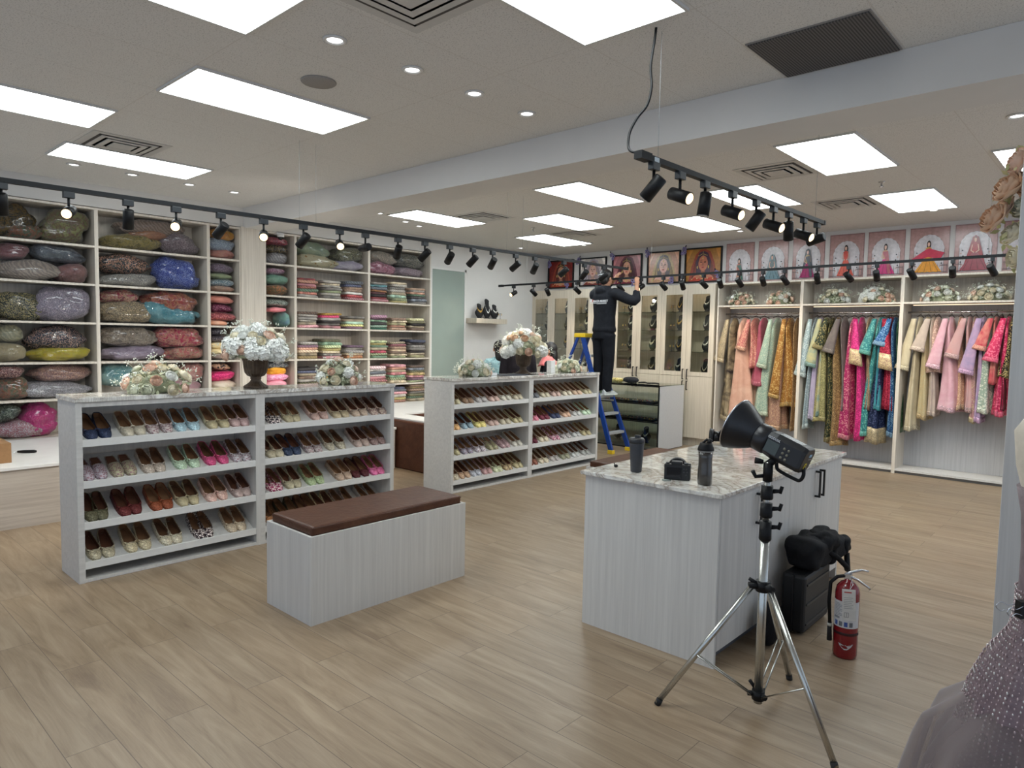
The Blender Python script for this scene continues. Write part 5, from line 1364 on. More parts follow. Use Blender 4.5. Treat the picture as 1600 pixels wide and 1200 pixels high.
for i, (x, l) in enumerate(((-4.37, 'leftmost'), (-3.80, 'second from left'), (-3.08, 'third from left'), (-2.55, 'fourth from left'), (-1.85, 'fifth from left'), (-1.35, 'rightmost'))):
    arrangement(f'cream and peach rose arrangement above the dresses, {l} of six', x, DY + .21, 2.134, .225 if i > 1 else .20, .19, 24, (['blush', 'cream', 'blush', 'white'], ['blush', 'cream', 'white', 'blush'], ['blush', 'cream', 'white', 'cream'], ['hyd', 'cream', 'white', 'blush'], ['cream', 'white', 'palegreen', 'blush'], ['cream', 'blush', 'white', 'cream'])[i], 20 + i, ry=.15, group='rose arrangements on the dress wall shelf')

# things lying on the far rack top
tag(box('white_carton', plain((206, 206, 204), .6), -5.37, -5.30, 6.50, 6.58, TZ, TZ + .15, bevel=.002), 'small white carton on the far rack between urn and right arrangement', 'box')
tag(box('tablet', plain((70, 74, 84), .3), -5.36, -5.16, 5.56, 5.92, TZ, TZ + .009, bevel=.003), 'dark grey tablet lying on the far rack left of the urn', 'tablet')
tag(box('white_tray', plain((220, 222, 224), .4), -5.46, -5.28, 5.38, 5.53, TZ, TZ + .03, bevel=.004), 'small white tray on the far rack beside the left arrangement', 'tray')

# ------------------------------------------------------------------ track lighting
def head_proto():
    r = thing('track_spotlight', '', 'spotlight', (0, 0, 0))
    MB().box(-.017, .017, -.032, .032, -.052, -.012).build('adapter', plain((96, 112, 124), .35), r, local=True, bevel=.003)
    MB().tube([(0, 0, -.052), (0, 0, -.115)], .008, 10).build('stem', BLACK, r, local=True)
    return reg(r)
HEADP = head_proto()
LIT = plain((255, 226, 176), .2, emit=2.4, var=0, key='lit_bulb'); OFFL = plain((150, 152, 150), .2, metal=.5)
ADB = plain((34, 38, 42), .4)
n_spots = [0]
def spot(loc, aim, lit, label, group, dark=True, s=1.0):
    r = HEADP if 'done' not in HEADP else dup(HEADP, (0, 0, 0))
    HEADP['done'] = 1
    r.location = loc; tag(r, label, 'spotlight', group)
    if dark:
        for c_ in r.children:
            if c_.name.startswith('adapter'): c_.material_slots[0].link = 'OBJECT'; c_.material_slots[0].material = ADB
    ORG[r.name] = Vector(loc)
    d = Vector(aim).normalized(); p0 = Vector(loc) + Vector((0, 0, -.135))
    a, b_ = p0 - d * .058, p0 + d * .066
    can = MB().tube([a - d * .004, a, b_], [.026, .033, .034], 20).build('lamp_can', BLACK, r)
    lens = MB().tube([b_ + d * .0005, b_ + d * (.004 if not lit else .010)], [.029, .028 if not lit else .018], 20).build('lens', LIT if lit else OFFL, can)
    return b_, d
def track(pa, pb, label, mw=.017):
    pa, pb = Vector(pa), Vector(pb); u = thing('lighting_track', label, 'lighting track', (pa + pb) / 2)
    ax = (pb - pa).normalized(); side = ax.cross(Vector((0, 0, 1))).normalized(); up_ = Vector((0, 0, 1))
    def bar(a, b_, w, h0, h1):
        vs = [p_ + side * s_ * w + up_ * h for p_ in (a, b_) for s_, h in ((-1, h0), (-1, h1), (1, h1), (1, h0))]
        return MB().add(vs, [(0, 1, 2, 3), (7, 6, 5, 4), (0, 4, 5, 1), (1, 5, 6, 2), (2, 6, 7, 3), (3, 7, 4, 0)])
    bar(pa, pb, mw, -.012, .016).build('rail', plain((17, 19, 22), .5, spec=.3), u)
    bar(pa - ax * .004, pa + ax * .09, mw * 1.35, -.018, .02).build('feed_box', BLACK, u)
    bar(pb - ax * .02, pb + ax * .003, mw * 1.15, -.014, .018).build('end_cap', BLACK, u)
    return u
def wires(u, pts):
    for (x, y, z) in pts: MB().tube([(x, y, z + .014), (x, y, CZ)], .0014, 4).build('suspension_wire', plain((150, 150, 150), .4), u)
# long track over the shelf aisle
T1 = lambda y: 2.470 + .0077 * y
u = track((-5.02, .35, T1(.35)), (-5.02, 7.68, T1(7.68)), 'long black lighting track along the left shelf aisle')
wires(u, [(-5.02, y, T1(y)) for y in (2.94, 3.09, 5.37, 5.62)])
Y1L = [.99, 1.337, 1.68, 1.988, 2.304, 2.636, 2.975, 3.315, 3.573, 3.927, 4.244, 4.559, 4.871, 5.158, 5.513, 5.83, 6.35, 6.75, 7.15]
litn = {1: 1, 3: 1, 5: 1, 7: 1}
ORDN = ['first', 'second', 'third', 'fourth', 'fifth', 'sixth', 'seventh', 'eighth', 'ninth', 'tenth', 'eleventh', 'twelfth', 'thirteenth', 'fourteenth', 'fifteenth', 'sixteenth', 'seventeenth', 'eighteenth', 'nineteenth', 'twentieth']
SP_ = []
for i, y in enumerate(Y1L):
    lit = i in litn
    aim = (.75, -.40 + .0 * i, -.32) if lit else ((-.62 - .1 * (i % 3), .25 if i % 2 else -.2, -.62) if i != 8 else (-.95, .1, -.05))
    if i in (0, 2): aim = (-.35, .1, -.9)
    SP_.append((*spot((-5.02, y, T1(y)), aim, lit, f"{'lit warm' if lit else 'unlit black'} track spotlight, {ORDN[i]} from left on the long left track", 'spotlights on the long left track'), lit))
# short track hung from the cable
u = track((-1.85, 2.90, 2.500), (-1.83, 5.45, 2.510), 'short black hanging track with cable above the island')
wires(u, [(-1.85, 3.08, 2.5), (-1.83, 5.28, 2.51)])
MB().box(-1.833, -1.828, 3.02, 3.06, 2.487, 2.511).build('sticker', plain((190, 200, 206), .5), u)
cable = [(-1.85, 3.025, CZ), (-1.853, 3.02, CZ - .06), (-1.862, 3.005, 2.95), (-1.85, 3.0, 2.85), (-1.862, 2.985, 2.76), (-1.90, 2.96, 2.70), (-1.925, 2.935, 2.63), (-1.92, 2.915, 2.56), (-1.895, 2.90, 2.525), (-1.86, 2.905, 2.512)]
# catmull smoothing
def smooth_path(P_, k=5):
    P_ = [Vector(p_) for p_ in P_]; out = []
    for i in range(len(P_) - 1):
        a, b_, c_, d_ = P_[max(i - 1, 0)], P_[i], P_[i + 1], P_[min(i + 2, len(P_) - 1)]
        for j in range(k):
            t = j / k
            out.append(.5 * ((2 * b_) + (c_ - a) * t + (2 * a - 5 * b_ + 4 * c_ - d_) * t * t + (3 * b_ - a - 3 * c_ + d_) * t ** 3))
    return out + [P_[-1]]
MB().tube(smooth_path(cable), .0065, 8).build('power_cable', BLACK, u)
for i, y in enumerate((3.03, 3.294, 3.573, 3.921, 4.26, 4.534, 4.801, 5.079, 5.354)):
    lit = i in (1, 3, 5, 7)
    aim = (.86, -.10, -.34) if lit else [(-.55, -.1, -.62), 0, (-.08, -.1, -.95), 0, (-.5, -.1, -.7), 0, (-.10, .35, -.85), 0, (-.85, .1, -.22)][i]
    SP_.append((*spot((-1.84, y, 2.500 + .002 * i), aim, lit, f"{'lit warm' if lit else 'unlit black'} spotlight, {ORDN[i]} from left on the short hanging track", 'spotlights on the short hanging track', dark=False), lit))
# thin track in front of the cabinets
TY = 8.40
T2 = lambda x: 2.467 + (x + 8.01) * .0066
u = track((-8.01, TY, T2(-8.01)), (-.90, TY, T2(-.9)), 'long thin black track in front of the jewellery cabinets and dresses', .014)
wires(u, [(x, TY, T2(x)) for x in (-7.4, -5.1, -3.0, -1.2)])
for i, x in enumerate(T2X):
    x = x * TY / 8.15
    lit = i == 6
    aim = (.2, .8, -.35)
    lit = i in (0, 6)
    aim = (-.1, -.8, -.4) if lit else ((.3 if i % 2 else -.1), .80, -.62 - .12 * (i % 3))
    SP_.append((*spot((x, TY, T2(x)), aim, lit, f"{'lit' if lit else 'unlit'} black spotlight, {ORDN[i]} from left on the thin far track", 'spotlights on the thin far track'), lit))

# ------------------------------------------------------------------ glass display case
CX0, CX1, CY0, CY1, CH_ = -6.75, -5.08, 8.70, 9.40, .955
u = thing('glass_display_case', 'black framed glass counter case with white end panel near the ladder', 'display case', (-5.9, 9.05, 0))
m = MB(); t = .016
for x in (CX0, CX1 - t):
    for y in (CY0, CY1 - t): m.box(x, x + t, y, y + t, 0, CH_ - .012)
for z in (.0, .40, .66, CH_ - .028):
    for y in (CY0, CY1 - t): m.box(CX0 + t, CX1 - t, y, y + t, z, z + t)
for z in (.0, CH_ - .028):
    for x in (CX0, CX1 - t): m.box(x, x + t, CY0 + t, CY1 - t, z, z + t)
m.build('metal_frame', BLACK, u)
box('end_panel', plain((196, 196, 196), .5, var=.02), CX1 + .0005, CX1 + .012, CY0 + .012, CY1, .01, CH_ - .014, u)
box('glass_top', glass_mat((236, 244, 240), .3), CX0, CX1 + .014, CY0, CY1, CH_ - .011, CH_ - .001, u)
box('glass_front', GL, CX0 + t, CX1 - t, CY0 + .004, CY0 + .009, .017, CH_ - .03, u)
for z in (.415, .675): box('glass_shelf', GLS, CX0 + t, CX1 - t, CY0 + t, CY1 - t, z + .002, z + .008, u)
box('glow_strip', plain((240, 246, 255), .4, emit=3, var=0, key='case_fill_glow'), CX0 + .03, CX1 - .03, CY0 + .0165, CY0 + .022, CH_ - .027, CH_ - .016, u)  # glowing strip added under the top to lift the dark case interior
box('case_floor', plain((150, 148, 144), .5), CX0 + t, CX1 - t, CY0 + t, CY1 - t, .017, .06, u)
rr = random.Random(77)
tr = None
for li, z in enumerate((.684, .424)):
    for j in range(6):
        x = -6.60 + j * .25
        tt = thing('jewellery_tray', f"dark tray of small jewellery, {ORDN[j]} from left, {'upper' if li == 0 else 'lower'} glass shelf of the display case", 'tray', (x, 8.95, z), 'jewellery trays in the display case')
        MB().box(x - .105, x + .105, 8.80, 9.08, z, z + .014).build('tray_base', plain((34, 32, 34), .7), tt)
        m = MB()
        for a_ in range(5):
            for b_ in range(4):
                if rr.random() < .8:
                    m.ell((x - .08 + a_ * .04, 8.83 + b_ * .065, z + .019), rr.uniform(.006, .014), rr.uniform(.006, .016), .006, 7, 4, rr.choice((0, 0, 1, 2)))
        m.build('trinkets', [SILV, GOLD, plain((150, 60, 50), .4)], tt)['kind'] = 'stuff'
for j, x in enumerate((-6.45, -5.95, -5.45)):
    place(BP[j % 2], (x, 8.98, .061), -.3 + .2 * j, f"black bust with silver necklace at the bottom of the display case, {['left', 'middle', 'right'][j]}", 'necklace busts in the display case', {'necklace': SILV})
m = MB(); m.loft(blob(-5.72, 8.95, CH_ + .045, .13, .09, .045, 8, .12)); cl = m.build('folded_cloth', fabric((44, 44, 48), (58, 58, 62), 'p', .85)); tag(cl, 'dark grey bundled cap lying on the glass display case', 'cap')
m = MB(); m.loft(blob(-5.98, 8.95, CH_ + .032, .16, .08, .032, 9, .25, 14)); tag(m.build('yellow_cloth', fabric((214, 184, 70), (236, 226, 170), 'm', .7)), 'yellow and white packet on the glass display case', 'cloth')
m = MB(); m.tube(smooth_path([(-5.56, 8.90, CH_ + .012), (-5.48, 8.96, CH_ + .018), (-5.40, 8.90, CH_ + .012), (-5.30, 8.95, CH_ + .016), (-5.22, 8.92, CH_ + .01)]), .010, 8); tag(m.build('tool_belt', BLACK), 'crumpled black strap at the right end of the glass display case', 'strap')
tag(MB().tube([(-6.60, 8.86, CH_ + .01), (-6.50, 8.92, CH_ + .016), (-6.44, 8.92, CH_ + .01)], .010, 8).build('hand_tool', BLACK), 'small black tool at the left end of the display case top', 'tool')
# ------------------------------------------------------------------ people
def remesh(o, v=.012, it=3):
    r = o.modifiers.new('join', 'REMESH'); r.mode = 'VOXEL'; r.voxel_size = v; r.use_smooth_shade = True
    s_ = o.modifiers.new('soft', 'SMOOTH'); s_.factor = .5; s_.iterations = it
    return o
SKIN = plain((176, 128, 100), .55, var=.04); HAIR = plain((22, 18, 18), .5, var=.2)
class Fig:
    def __init__(s, px, py, z0, ang):
        s.o = Vector((px, py, z0)); c_, s_ = math.cos(ang), math.sin(ang)   # ang: facing direction angle
        s.F = Vector((c_, s_, 0)); s.R = Vector((s_, -c_, 0))
        s.M = Matrix(((s.R.x, s.F.x, 0, px), (s.R.y, s.F.y, 0, py), (0, 0, 1, z0), (0, 0, 0, 1)))
    def w(s, p_): return s.M @ Vector(p_)
def limb(m, fg, pts, rad, n=12):
    m.tube([fg.w(p_) for p_ in smooth_path(pts, 4)], [rad[0] + (rad[-1] - rad[0]) * i / (4 * (len(pts) - 1)) if len(rad) == 2 else rad[min(i // 4, len(rad) - 1)] + (rad[min(i // 4 + 1, len(rad) - 1)] - rad[min(i // 4, len(rad) - 1)]) * (i % 4) / 4 for i in range(4 * (len(pts) - 1) + 1)], n)
def torso(m, fg, rows, n=20):
    m.loft([[fg.w((cx + rx * math.cos(2 * PI * j / n), cy + ry * math.sin(2 * PI * j / n), z)) for j in range(n)] for z, rx, ry, cx, cy in rows])
def ellw(m, fg, c_, rx, ry, rz): m.ell(c_, rx, ry, rz, 14, 10, 0, fg.M)
def head(m, fg, c_, s=1.0, face=True):
    x, y, z = c_
    ellw(m, fg, (x, y - .01, z + .02), .074 * s, .092 * s, .10 * s); ellw(m, fg, (x, y + .018, z - .05), .055 * s, .066 * s, .07 * s)
    m.tube([fg.w((x, y + .086, z + .02)), fg.w((x, y + .108, z - .022)), fg.w((x, y + .09, z - .03))], [.007, .012, .008], 8)
    for q in (-1, 1):
        ellw(m, fg, (x + .076 * q, y - .008, z - .008), .010, .020, .032)
        ellw(m, fg, (x + .028 * q, y + .080, z + .012), .014, .008, .008)
    ellw(m, fg, (x, y + .083, z - .062), .024, .010, .009)
def hand(m, fg, wr, d, up_, s=1.0, curl=.5):
    """palm plus five separate fingers; d points along the hand, up_ is the back of the hand"""
    d = Vector(d).normalized(); up_ = Vector(up_); up_ = (up_ - d * up_.dot(d)).normalized(); sd = d.cross(up_)
    wr = Vector(wr); pc = wr + d * .045 * s
    m.tube([fg.w(wr - d * .01), fg.w(wr + d * .03 * s), fg.w(wr + d * .085 * s)], [.024 * s, .030 * s, .034 * s], 10)
    for k, L_ in enumerate((.062, .074, .078, .068, .052)):
        if k == 0:
            b_ = wr + d * .03 * s - sd * .034 * s; e = (d * .6 - sd * .7 - up_ * .3).normalized()
        else:
            b_ = wr + d * .082 * s + sd * (-.030 + .019 * (k - 1)) * s; e = d
        p1 = b_ + e * L_ * .45 * s; p2 = p1 + (e - up_ * curl * 1.2).normalized() * L_ * .33 * s; p3 = p2 + (e * .3 - up_ * (curl * 1.8 + .2)).normalized() * L_ * .25 * s
        m.tube([fg.w(b_), fg.w(p1), fg.w(p2), fg.w(p3)], [.0095 * s, .009 * s, .008 * s, .007 * s], 8)

# --- man in black on the ladder
fg = Fig(-5.72, 8.20, .812, math.radians(82))
u = thing('person', 'person in black jacket and trousers standing on the blue ladder, reaching up to the track', 'person', (-5.72, 8.20, .812))
RS, RE, RW = (.215, .0, 1.44), (.47, .10, 1.33), (.44, .17, 1.54)
LS, LE, LW = (-.205, .0, 1.44), (-.23, .20, 1.55), (-.05, .24, 1.66)
m = MB()
torso(m, fg, [(.86, .15, .10, 0, 0), (.95, .155, .105, 0, 0), (1.10, .135, .095, 0, 0), (1.25, .155, .105, 0, 0), (1.38, .17, .105, 0, .0), (1.46, .13, .08, 0, 0), (1.50, .06, .06, 0, .0)])
for q in (-1, 1): limb(m, fg, [(.085 * q, 0, .92), (.09 * q, .01, .50), (.085 * q, -.01, .10), (.085 * q, 0, .06)], [.085, .058, .040, .038])
limb(m, fg, [RS, RE, RW], [.052, .042, .030]); limb(m, fg, [LS, LE, LW], [.052, .042, .030])
limb(m, fg, [(0, -.005, 1.46), (0, .0, 1.58)], [.056, .052]); head(m, fg, (0.01, .015, 1.665))
hand(m, fg, RW, (-.1, .1, 1), (.3, -1, 0), 1.0, .55); hand(m, fg, LW, (.5, .3, .8), (-.4, -1, .3), 1.0, .55)
remesh(m.build('body', SKIN, u), .0065, 2)
m = MB()
torso(m, fg, [(.90, .195, .135, 0, 0), (.94, .198, .140, 0, 0), (.98, .185, .130, 0, 0), (1.12, .178, .125, 0, 0), (1.28, .195, .130, 0, 0), (1.40, .205, .128, 0, -.005), (1.48, .165, .105, 0, -.01), (1.535, .085, .085, 0, -.005), (1.56, .075, .075, 0, 0)])
limb(m, fg, [(.15, 0, 1.43), RS, RE, (RW[0], RW[1] - .01, RW[2] - .06)], [.085, .082, .066, .046]); limb(m, fg, [(-.15, 0, 1.43), LS, LE, (-.10, .23, 1.62)], [.085, .082, .066, .046])
ellw(m, fg, (0, -.085, 1.49), .11, .06, .065)
remesh(m.build('jacket', fabric((20, 22, 28), (30, 32, 38), 'p', .8), u), .012, 3)
m = MB()
torso(m, fg, [(.80, .175, .125, 0, -.005), (.90, .178, .128, 0, -.005), (.97, .165, .118, 0, 0)])
for q in (-1, 1): limb(m, fg, [(.088 * q, -.005, .86), (.095 * q, .01, .50), (.092 * q, -.01, .16), (.092 * q, .0, .055)], [.108, .082, .070, .072])
remesh(m.build('trousers', fabric((18, 20, 26), (27, 29, 35), 'p', .85), u), .012, 3)
for q in (-1, 1):
    m = MB()
    rs = []
    for i in range(9):
        t = i / 8; yy = -.085 + .27 * t; w_ = (.036 + .010 * math.sin(t * PI)) * (1 if .08 < t < .9 else .72); h_ = .078 if t < .45 else .078 - .045 * (t - .45) / .55
        rs.append([fg.w((.095 * q + w_ * math.cos(a_ * PI / 8), yy, .002 + max(0, h_ * math.sin(a_ * PI / 8)))) for a_ in range(9)])
    m.loft(rs)
    sh = m.build('sneaker', plain((150, 176, 150) if q < 0 else (190, 194, 192), .6), u)
    m = MB(); m.loft([[fg.w((.095 * q + (.040 + .008 * math.sin(t * PI)) * (1 if .05 < t < .93 else .72) * sx, -.090 + .28 * t, z)) for sx, z in ((-1, .0), (1, .0), (1, .018), (-1, .018))] for t in [i / 8 for i in range(9)]], smooth=False)
    m.build('sole', plain((214, 220, 214), .6), sh)
m = MB(); ellw(m, fg, (.01, -.005, 1.70), .088, .104, .100); ellw(m, fg, (.01, -.045, 1.64), .074, .062, .07)
remesh(m.build('hair', HAIR, u), .009, 2)
m = MB(); m.tube([fg.w(p_) for p_ in ((-.045, -.112, 1.70), (.0, -.122, 1.712), (.045, -.112, 1.715))], .0045, 8); m.tube([fg.w((.045, -.113, 1.715)), fg.w((.062, -.10, 1.69))], .004, 8)
m.build('cap_strap', plain((190, 196, 200), .4), u)
# print on the back of the jacket
def text_part(s, size, name, mt, M, parent, ext=.001):
    cu_ = bpy.data.curves.new(name, 'FONT'); cu_.body = s; cu_.size = size; cu_.extrude = ext; cu_.resolution_u = 2; cu_.offset = size * .02
    tmp = bpy.data.objects.new('tmp', cu_); C.objects.link(tmp)
    bpy.context.view_layer.update()
    me = bpy.data.meshes.new_from_object(tmp.evaluated_get(bpy.context.evaluated_depsgraph_get()))
    bpy.data.objects.remove(tmp); bpy.data.curves.remove(cu_)
    me.transform(Matrix.Translation(-ORG[parent.name]) @ M); me.materials.clear(); me.materials.append(mt)
    o = bpy.data.objects.new(name, me); C.objects.link(o); o.parent = parent; ORG[o.name] = ORG[parent.name]
    return o
WT = plain((206, 208, 212), .6)
Mx = fg.M @ Matrix.Translation((-.095, -.148, 1.322)) @ Matrix(((1, 0, 0, 0), (0, 0, -1, 0), (0, 1, 0, 0), (0, 0, 0, 1)))
text_part('BRAZA MARKET', .040, 'back_print', WT, Mx, u)
m = MB()
m.box(-.155, -.115, -.147, -.144, 1.325, 1.365, 0, fg.M); m.box(-.112, -.085, -.1475, -.1445, 1.325, 1.360, 1, fg.M); m.box(-.155, .165, -.147, -.144, 1.305, 1.312, 0, fg.M); m.box(-.02, .165, -.147, -.144, 1.293, 1.297, 0, fg.M)
m.build('back_logo', [WT, plain((150, 60, 44), .6)], u)
# --- women by the cash desk
def woman(px, py, ang, H, label, top, hairc, scarf=None, robe=None, arm=None, bun=False):
    k = H / 1.60; fg = Fig(px, py, 0, ang)
    u = thing('person', label, 'person', (px, py, 0))
    m = MB()
    torso(m, fg, [(.80 * k, .13, .09, 0, 0), (.90 * k, .14, .10, 0, 0), (1.02 * k, .115, .08, 0, 0), (1.15 * k, .13, .095, 0, .005), (1.27 * k, .145, .085, 0, 0), (1.33 * k, .09, .06, 0, 0), (1.36 * k, .05, .05, 0, 0)])
    for q in (-1, 1): limb(m, fg, [(.075 * q, 0, .85 * k), (.08 * q, .0, .46 * k), (.075 * q, 0, .08)], [.080, .052, .036]); 
    for q in (-1, 1): m.tube([fg.w((.075 * q, -.04, .035)), fg.w((.078 * q, .08, .03)), fg.w((.08 * q, .15, .02))], [.035, .032, .018], 10)
    la = arm or [(-.165, 0, 1.27 * k), (-.20, .03, 1.03 * k), (-.16, .20, .95 * k)]; ra = [(.165, 0, 1.27 * k), (.20, .02, 1.03 * k), (.15, .20, .96 * k)]
    for A_ in (la, ra):
        limb(m, fg, A_, [.042, .035, .025]); hand(m, fg, A_[-1], Vector(A_[-1]) - Vector(A_[-2]), (0, 0, 1), .9, .35)
    limb(m, fg, [(0, -.005, 1.33 * k), (0, 0, 1.42 * k)], [.046, .044]); head(m, fg, (0, .01, H - .125), .95)
    remesh(m.build('body', SKIN, u), .008, 2)
    m = MB(); lo = .05 if robe else .62 * k
    torso(m, fg, [(lo, .27 if robe else .20, .22 if robe else .15, 0, 0), (.80 * k, .185, .14, 0, 0), (1.02 * k, .150, .115, 0, 0), (1.15 * k, .165, .125, 0, .005), (1.28 * k, .175, .11, 0, 0), (1.345 * k, .11, .08, 0, 0), (1.365 * k, .06, .06, 0, 0)])
    for A_ in (la, ra): limb(m, fg, [(A_[0][0] * .7, 0, 1.27 * k)] + A_[:-1] + [tuple(Vector(A_[-2]) * .25 + Vector(A_[-1]) * .75)], [.06, .062, .055, .05])
    remesh(m.build('dress' if robe else 'tunic', top, u), .012, 3)
    if not robe:
        m = MB()
        for q in (-1, 1): limb(m, fg, [(.078 * q, 0, .80 * k), (.082 * q, .0, .46 * k), (.078 * q, 0, .09)], [.095, .075, .062])
        remesh(m.build('trousers', plain((60, 62, 70), .8), u), .012, 2)
    m = MB(); z = H - .10
    ellw(m, fg, (0, -.015, z + .005), .083, .098, .098); ellw(m, fg, (0, -.065, z - .10), .075, .055, .13)
    if bun: ellw(m, fg, (0, -.11, z + .03), .05, .045, .05)
    remesh(m.build('hair', hairc, u), .009, 2)
    if scarf:
        m = MB(); rr_ = []
        for i in range(7):
            t = i / 6; zz = 1.40 * k - .14 * t
            rr_.append([fg.w(((.075 + .13 * t) * (1 + .06 * math.cos(5 * 2 * PI * j / 24)) * math.cos(2 * PI * j / 24), (.07 + .07 * t) * math.sin(2 * PI * j / 24) + .01, zz + .012 * math.sin(3 * 2 * PI * j / 24))) for j in range(24)])
        sc_ = m.loft(rr_, caps=False).build('scarf', scarf, u); q = sc_.modifiers.new('t', 'SOLIDIFY'); q.thickness = .01
    return u
woman(-6.62, 6.96, math.radians(150), 1.57, 'person with dark tied hair in a pale teal tunic behind the left far bouquet', fabric((120, 158, 164), (146, 178, 182), 'm', .7), HAIR, bun=True)
woman(-6.02, 6.70, math.radians(140), 1.70, 'person in a plain black robe, head hidden behind the large urn bouquet', fabric((22, 19, 24), (34, 30, 36), 'p', .85), HAIR, robe=True)
woman(-5.99, 7.30, math.radians(215), 1.56, 'person in black with a coral pink scarf, reaching across behind the urn', fabric((20, 22, 28), (32, 34, 40), 'p', .85), HAIR, scarf=fabric((190, 84, 88), (214, 130, 124), 'p', .7), robe=True)

# ------------------------------------------------------------------ step ladder
BLU = plain((24, 62, 138), .35, var=.05); YEL = plain((226, 190, 40), .4, var=.03)
LX0, LX1, LY0, LY1, LZ = -5.42, -6.06, 8.02, 8.46, 1.69
u = thing('step_ladder', 'blue fibreglass step ladder with yellow top under the person in black', 'ladder', (-5.9, 8.24, 0))
def rail(xa, ya, xb, yb, za, zb, nm, mt=BLU, w=.016, d_=.036):
    m = MB(); vs = [(x + s_ * d_, y + q * w, z) for x, y, z in ((xa, ya, za), (xb, yb, zb)) for s_, q in ((-1, -1), (-1, 1), (1, 1), (1, -1))]
    m.add(vs, [(3, 2, 1, 0), (4, 5, 6, 7), (0, 1, 5, 4), (1, 2, 6, 5), (2, 3, 7, 6), (3, 0, 4, 7)]); return m.build(nm, mt, u, bevel=.003)
for q, (ya, yb) in enumerate(((LY0, LY0 + .09), (LY1, LY1 - .09))):
    r1 = rail(LX0, ya, LX1 + .03, yb, .04, LZ - .05, 'rail')
    rail(-6.80, ya, LX1 - .05, yb, .04, LZ - .05, 'rear_leg', w=.014, d_=.022)
    for x in (LX0, -6.80): box('rubber_foot', YEL, x - .045, x + .045, ya - .028, ya + .028, 0, .055, u, bevel=.006)
    if q == 0:
        lb = MB(); y_ = LY0 + .09 - .0185
        for k in range(6):
            z = 1.42 - k * .055; x = LX0 + (LX1 + .03 - LX0) * z / LZ; lb.box(x - .02, x + .02, y_ - .006 - .00 * k - (1.42 - z) * .045, y_ - .003 - (1.42 - z) * .045, z - .022, z + .022, k % 2)
        lb.build('warning_label', [plain((220, 196, 60), .5), plain((40, 40, 44), .5)], r1)
for k in range(5):
    z = .28 + .2660 * k if k < 2 else (.79, 1.08, 1.37)[k - 2]
    t = z / LZ; x = LX0 + (LX1 + .03 - LX0) * t; i_ = .09 * t
    box('step', ALU, x - .045, x + .045, LY0 + i_ + .017, LY1 - i_ - .017, z - .022 + .0, z + .021 if z == .79 else z + .012, u, bevel=.003)
for z in (.45, 1.0): 
    t = z / LZ; x = -6.80 + (LX1 - .05 + 6.80) * t; box('rear_brace', ALU, x - .008, x + .008, LY0 + .09 * t + .015, LY1 - .09 * t - .015, z - .02, z + .02, u)
for y in (LY0 + .06, LY1 - .06): MB().box(-6.54, -5.66, y - .004, y + .004, .72 - .012, .72 + .012).build('spreader_bar', ALU, u)
box('top_cap', YEL, LX1 - .11, LX1 + .09, LY0 + .06, LY1 - .06, LZ - .06, LZ, u, bevel=.010)

# ------------------------------------------------------------------ light stand with studio flash
TCx, TCy = -1.14, 2.868
u = thing('light_stand', 'silver tripod light stand with black clamps in front of the island', 'light stand', (TCx, TCy, 0))
M = Matrix.Translation((TCx, TCy, 0))
SIL = plain((196, 196, 190), .25, metal=.95, var=.04)
MB().tube([(TCx, TCy, .045), (TCx, TCy, .765)], .0185, 20).build('lower_tube', SIL, u)
MB().tube([(TCx, TCy, .765), (TCx, TCy, 1.10)], .0125, 16).build('upper_tube', SIL, u)
for k, (z0, z1) in enumerate(((.762, .845), (.862, .925), (.940, 1.000))):
    m = MB().tube([(TCx, TCy, z0), (TCx, TCy, z0 + .006), (TCx, TCy, z1)], [.023, .026, .024], 16)
    m.tube([(TCx + .018, TCy + .012, z1 - .025), (TCx + .045, TCy + .025, z1 - .022)], [.010, .008], 10); m.tube([(TCx + .045, TCy + .025, z1 - .032), (TCx + .052, TCy + .03, z1 - .002)], .008, 8)
    m.build('clamp', BLACK, u)
feet = [(-1.487, 2.616), (-.757, 2.675), (-1.150, 3.262)]
for i, (fx, fy) in enumerate(feet):
    d = Vector((fx - TCx, fy - TCy, 0)).normalized(); a = Vector((TCx, TCy, .56)) + d * .045; b = Vector((fx, fy, .010))
    lg = MB().tube([a, b], .0125, 12).build('leg', SIL, u)
    MB().tube([b + (a - b).normalized() * .02, b - Vector((0, 0, .009))], .0145, 12).build('rubber_foot', RUBBER, lg)
    mid = a + (b - a) * .58; h = Vector((TCx, TCy, .085)) + d * .035; sdv = d.cross(Vector((0, 0, 1))) * .012
    br = MB()
    for s_ in (-1, 1): br.tube([h + sdv * s_, mid + sdv * s_], .0035, 6)
    br.build('brace', SIL, u)
m = MB().tube([(TCx, TCy, .54), (TCx, TCy, .585)], .030, 20)
for (fx, fy) in feet:
    d = Vector((fx - TCx, fy - TCy, 0)).normalized(); m.tube([Vector((TCx, TCy, .565)) + d * .015, Vector((TCx, TCy, .562)) + d * .06], [.020, .014], 10)
m.tube([(TCx - .02, TCy - .02, .575), (TCx - .05, TCy - .03, .59)], .008, 8); m.build('leg_collar', BLACK, u)
m = MB().tube([(TCx, TCy, .06), (TCx, TCy, .10)], .027, 20)
for (fx, fy) in feet:
    d = Vector((fx - TCx, fy - TCy, 0)).normalized(); m.tube([Vector((TCx, TCy, .083)) + d * .015, Vector((TCx, TCy, .085)) + d * .045], .012, 8)
m.tube([(TCx - .02, TCy + .01, .10), (TCx - .04, TCy, .13)], .008, 8); m.build('brace_collar', BLACK, u)
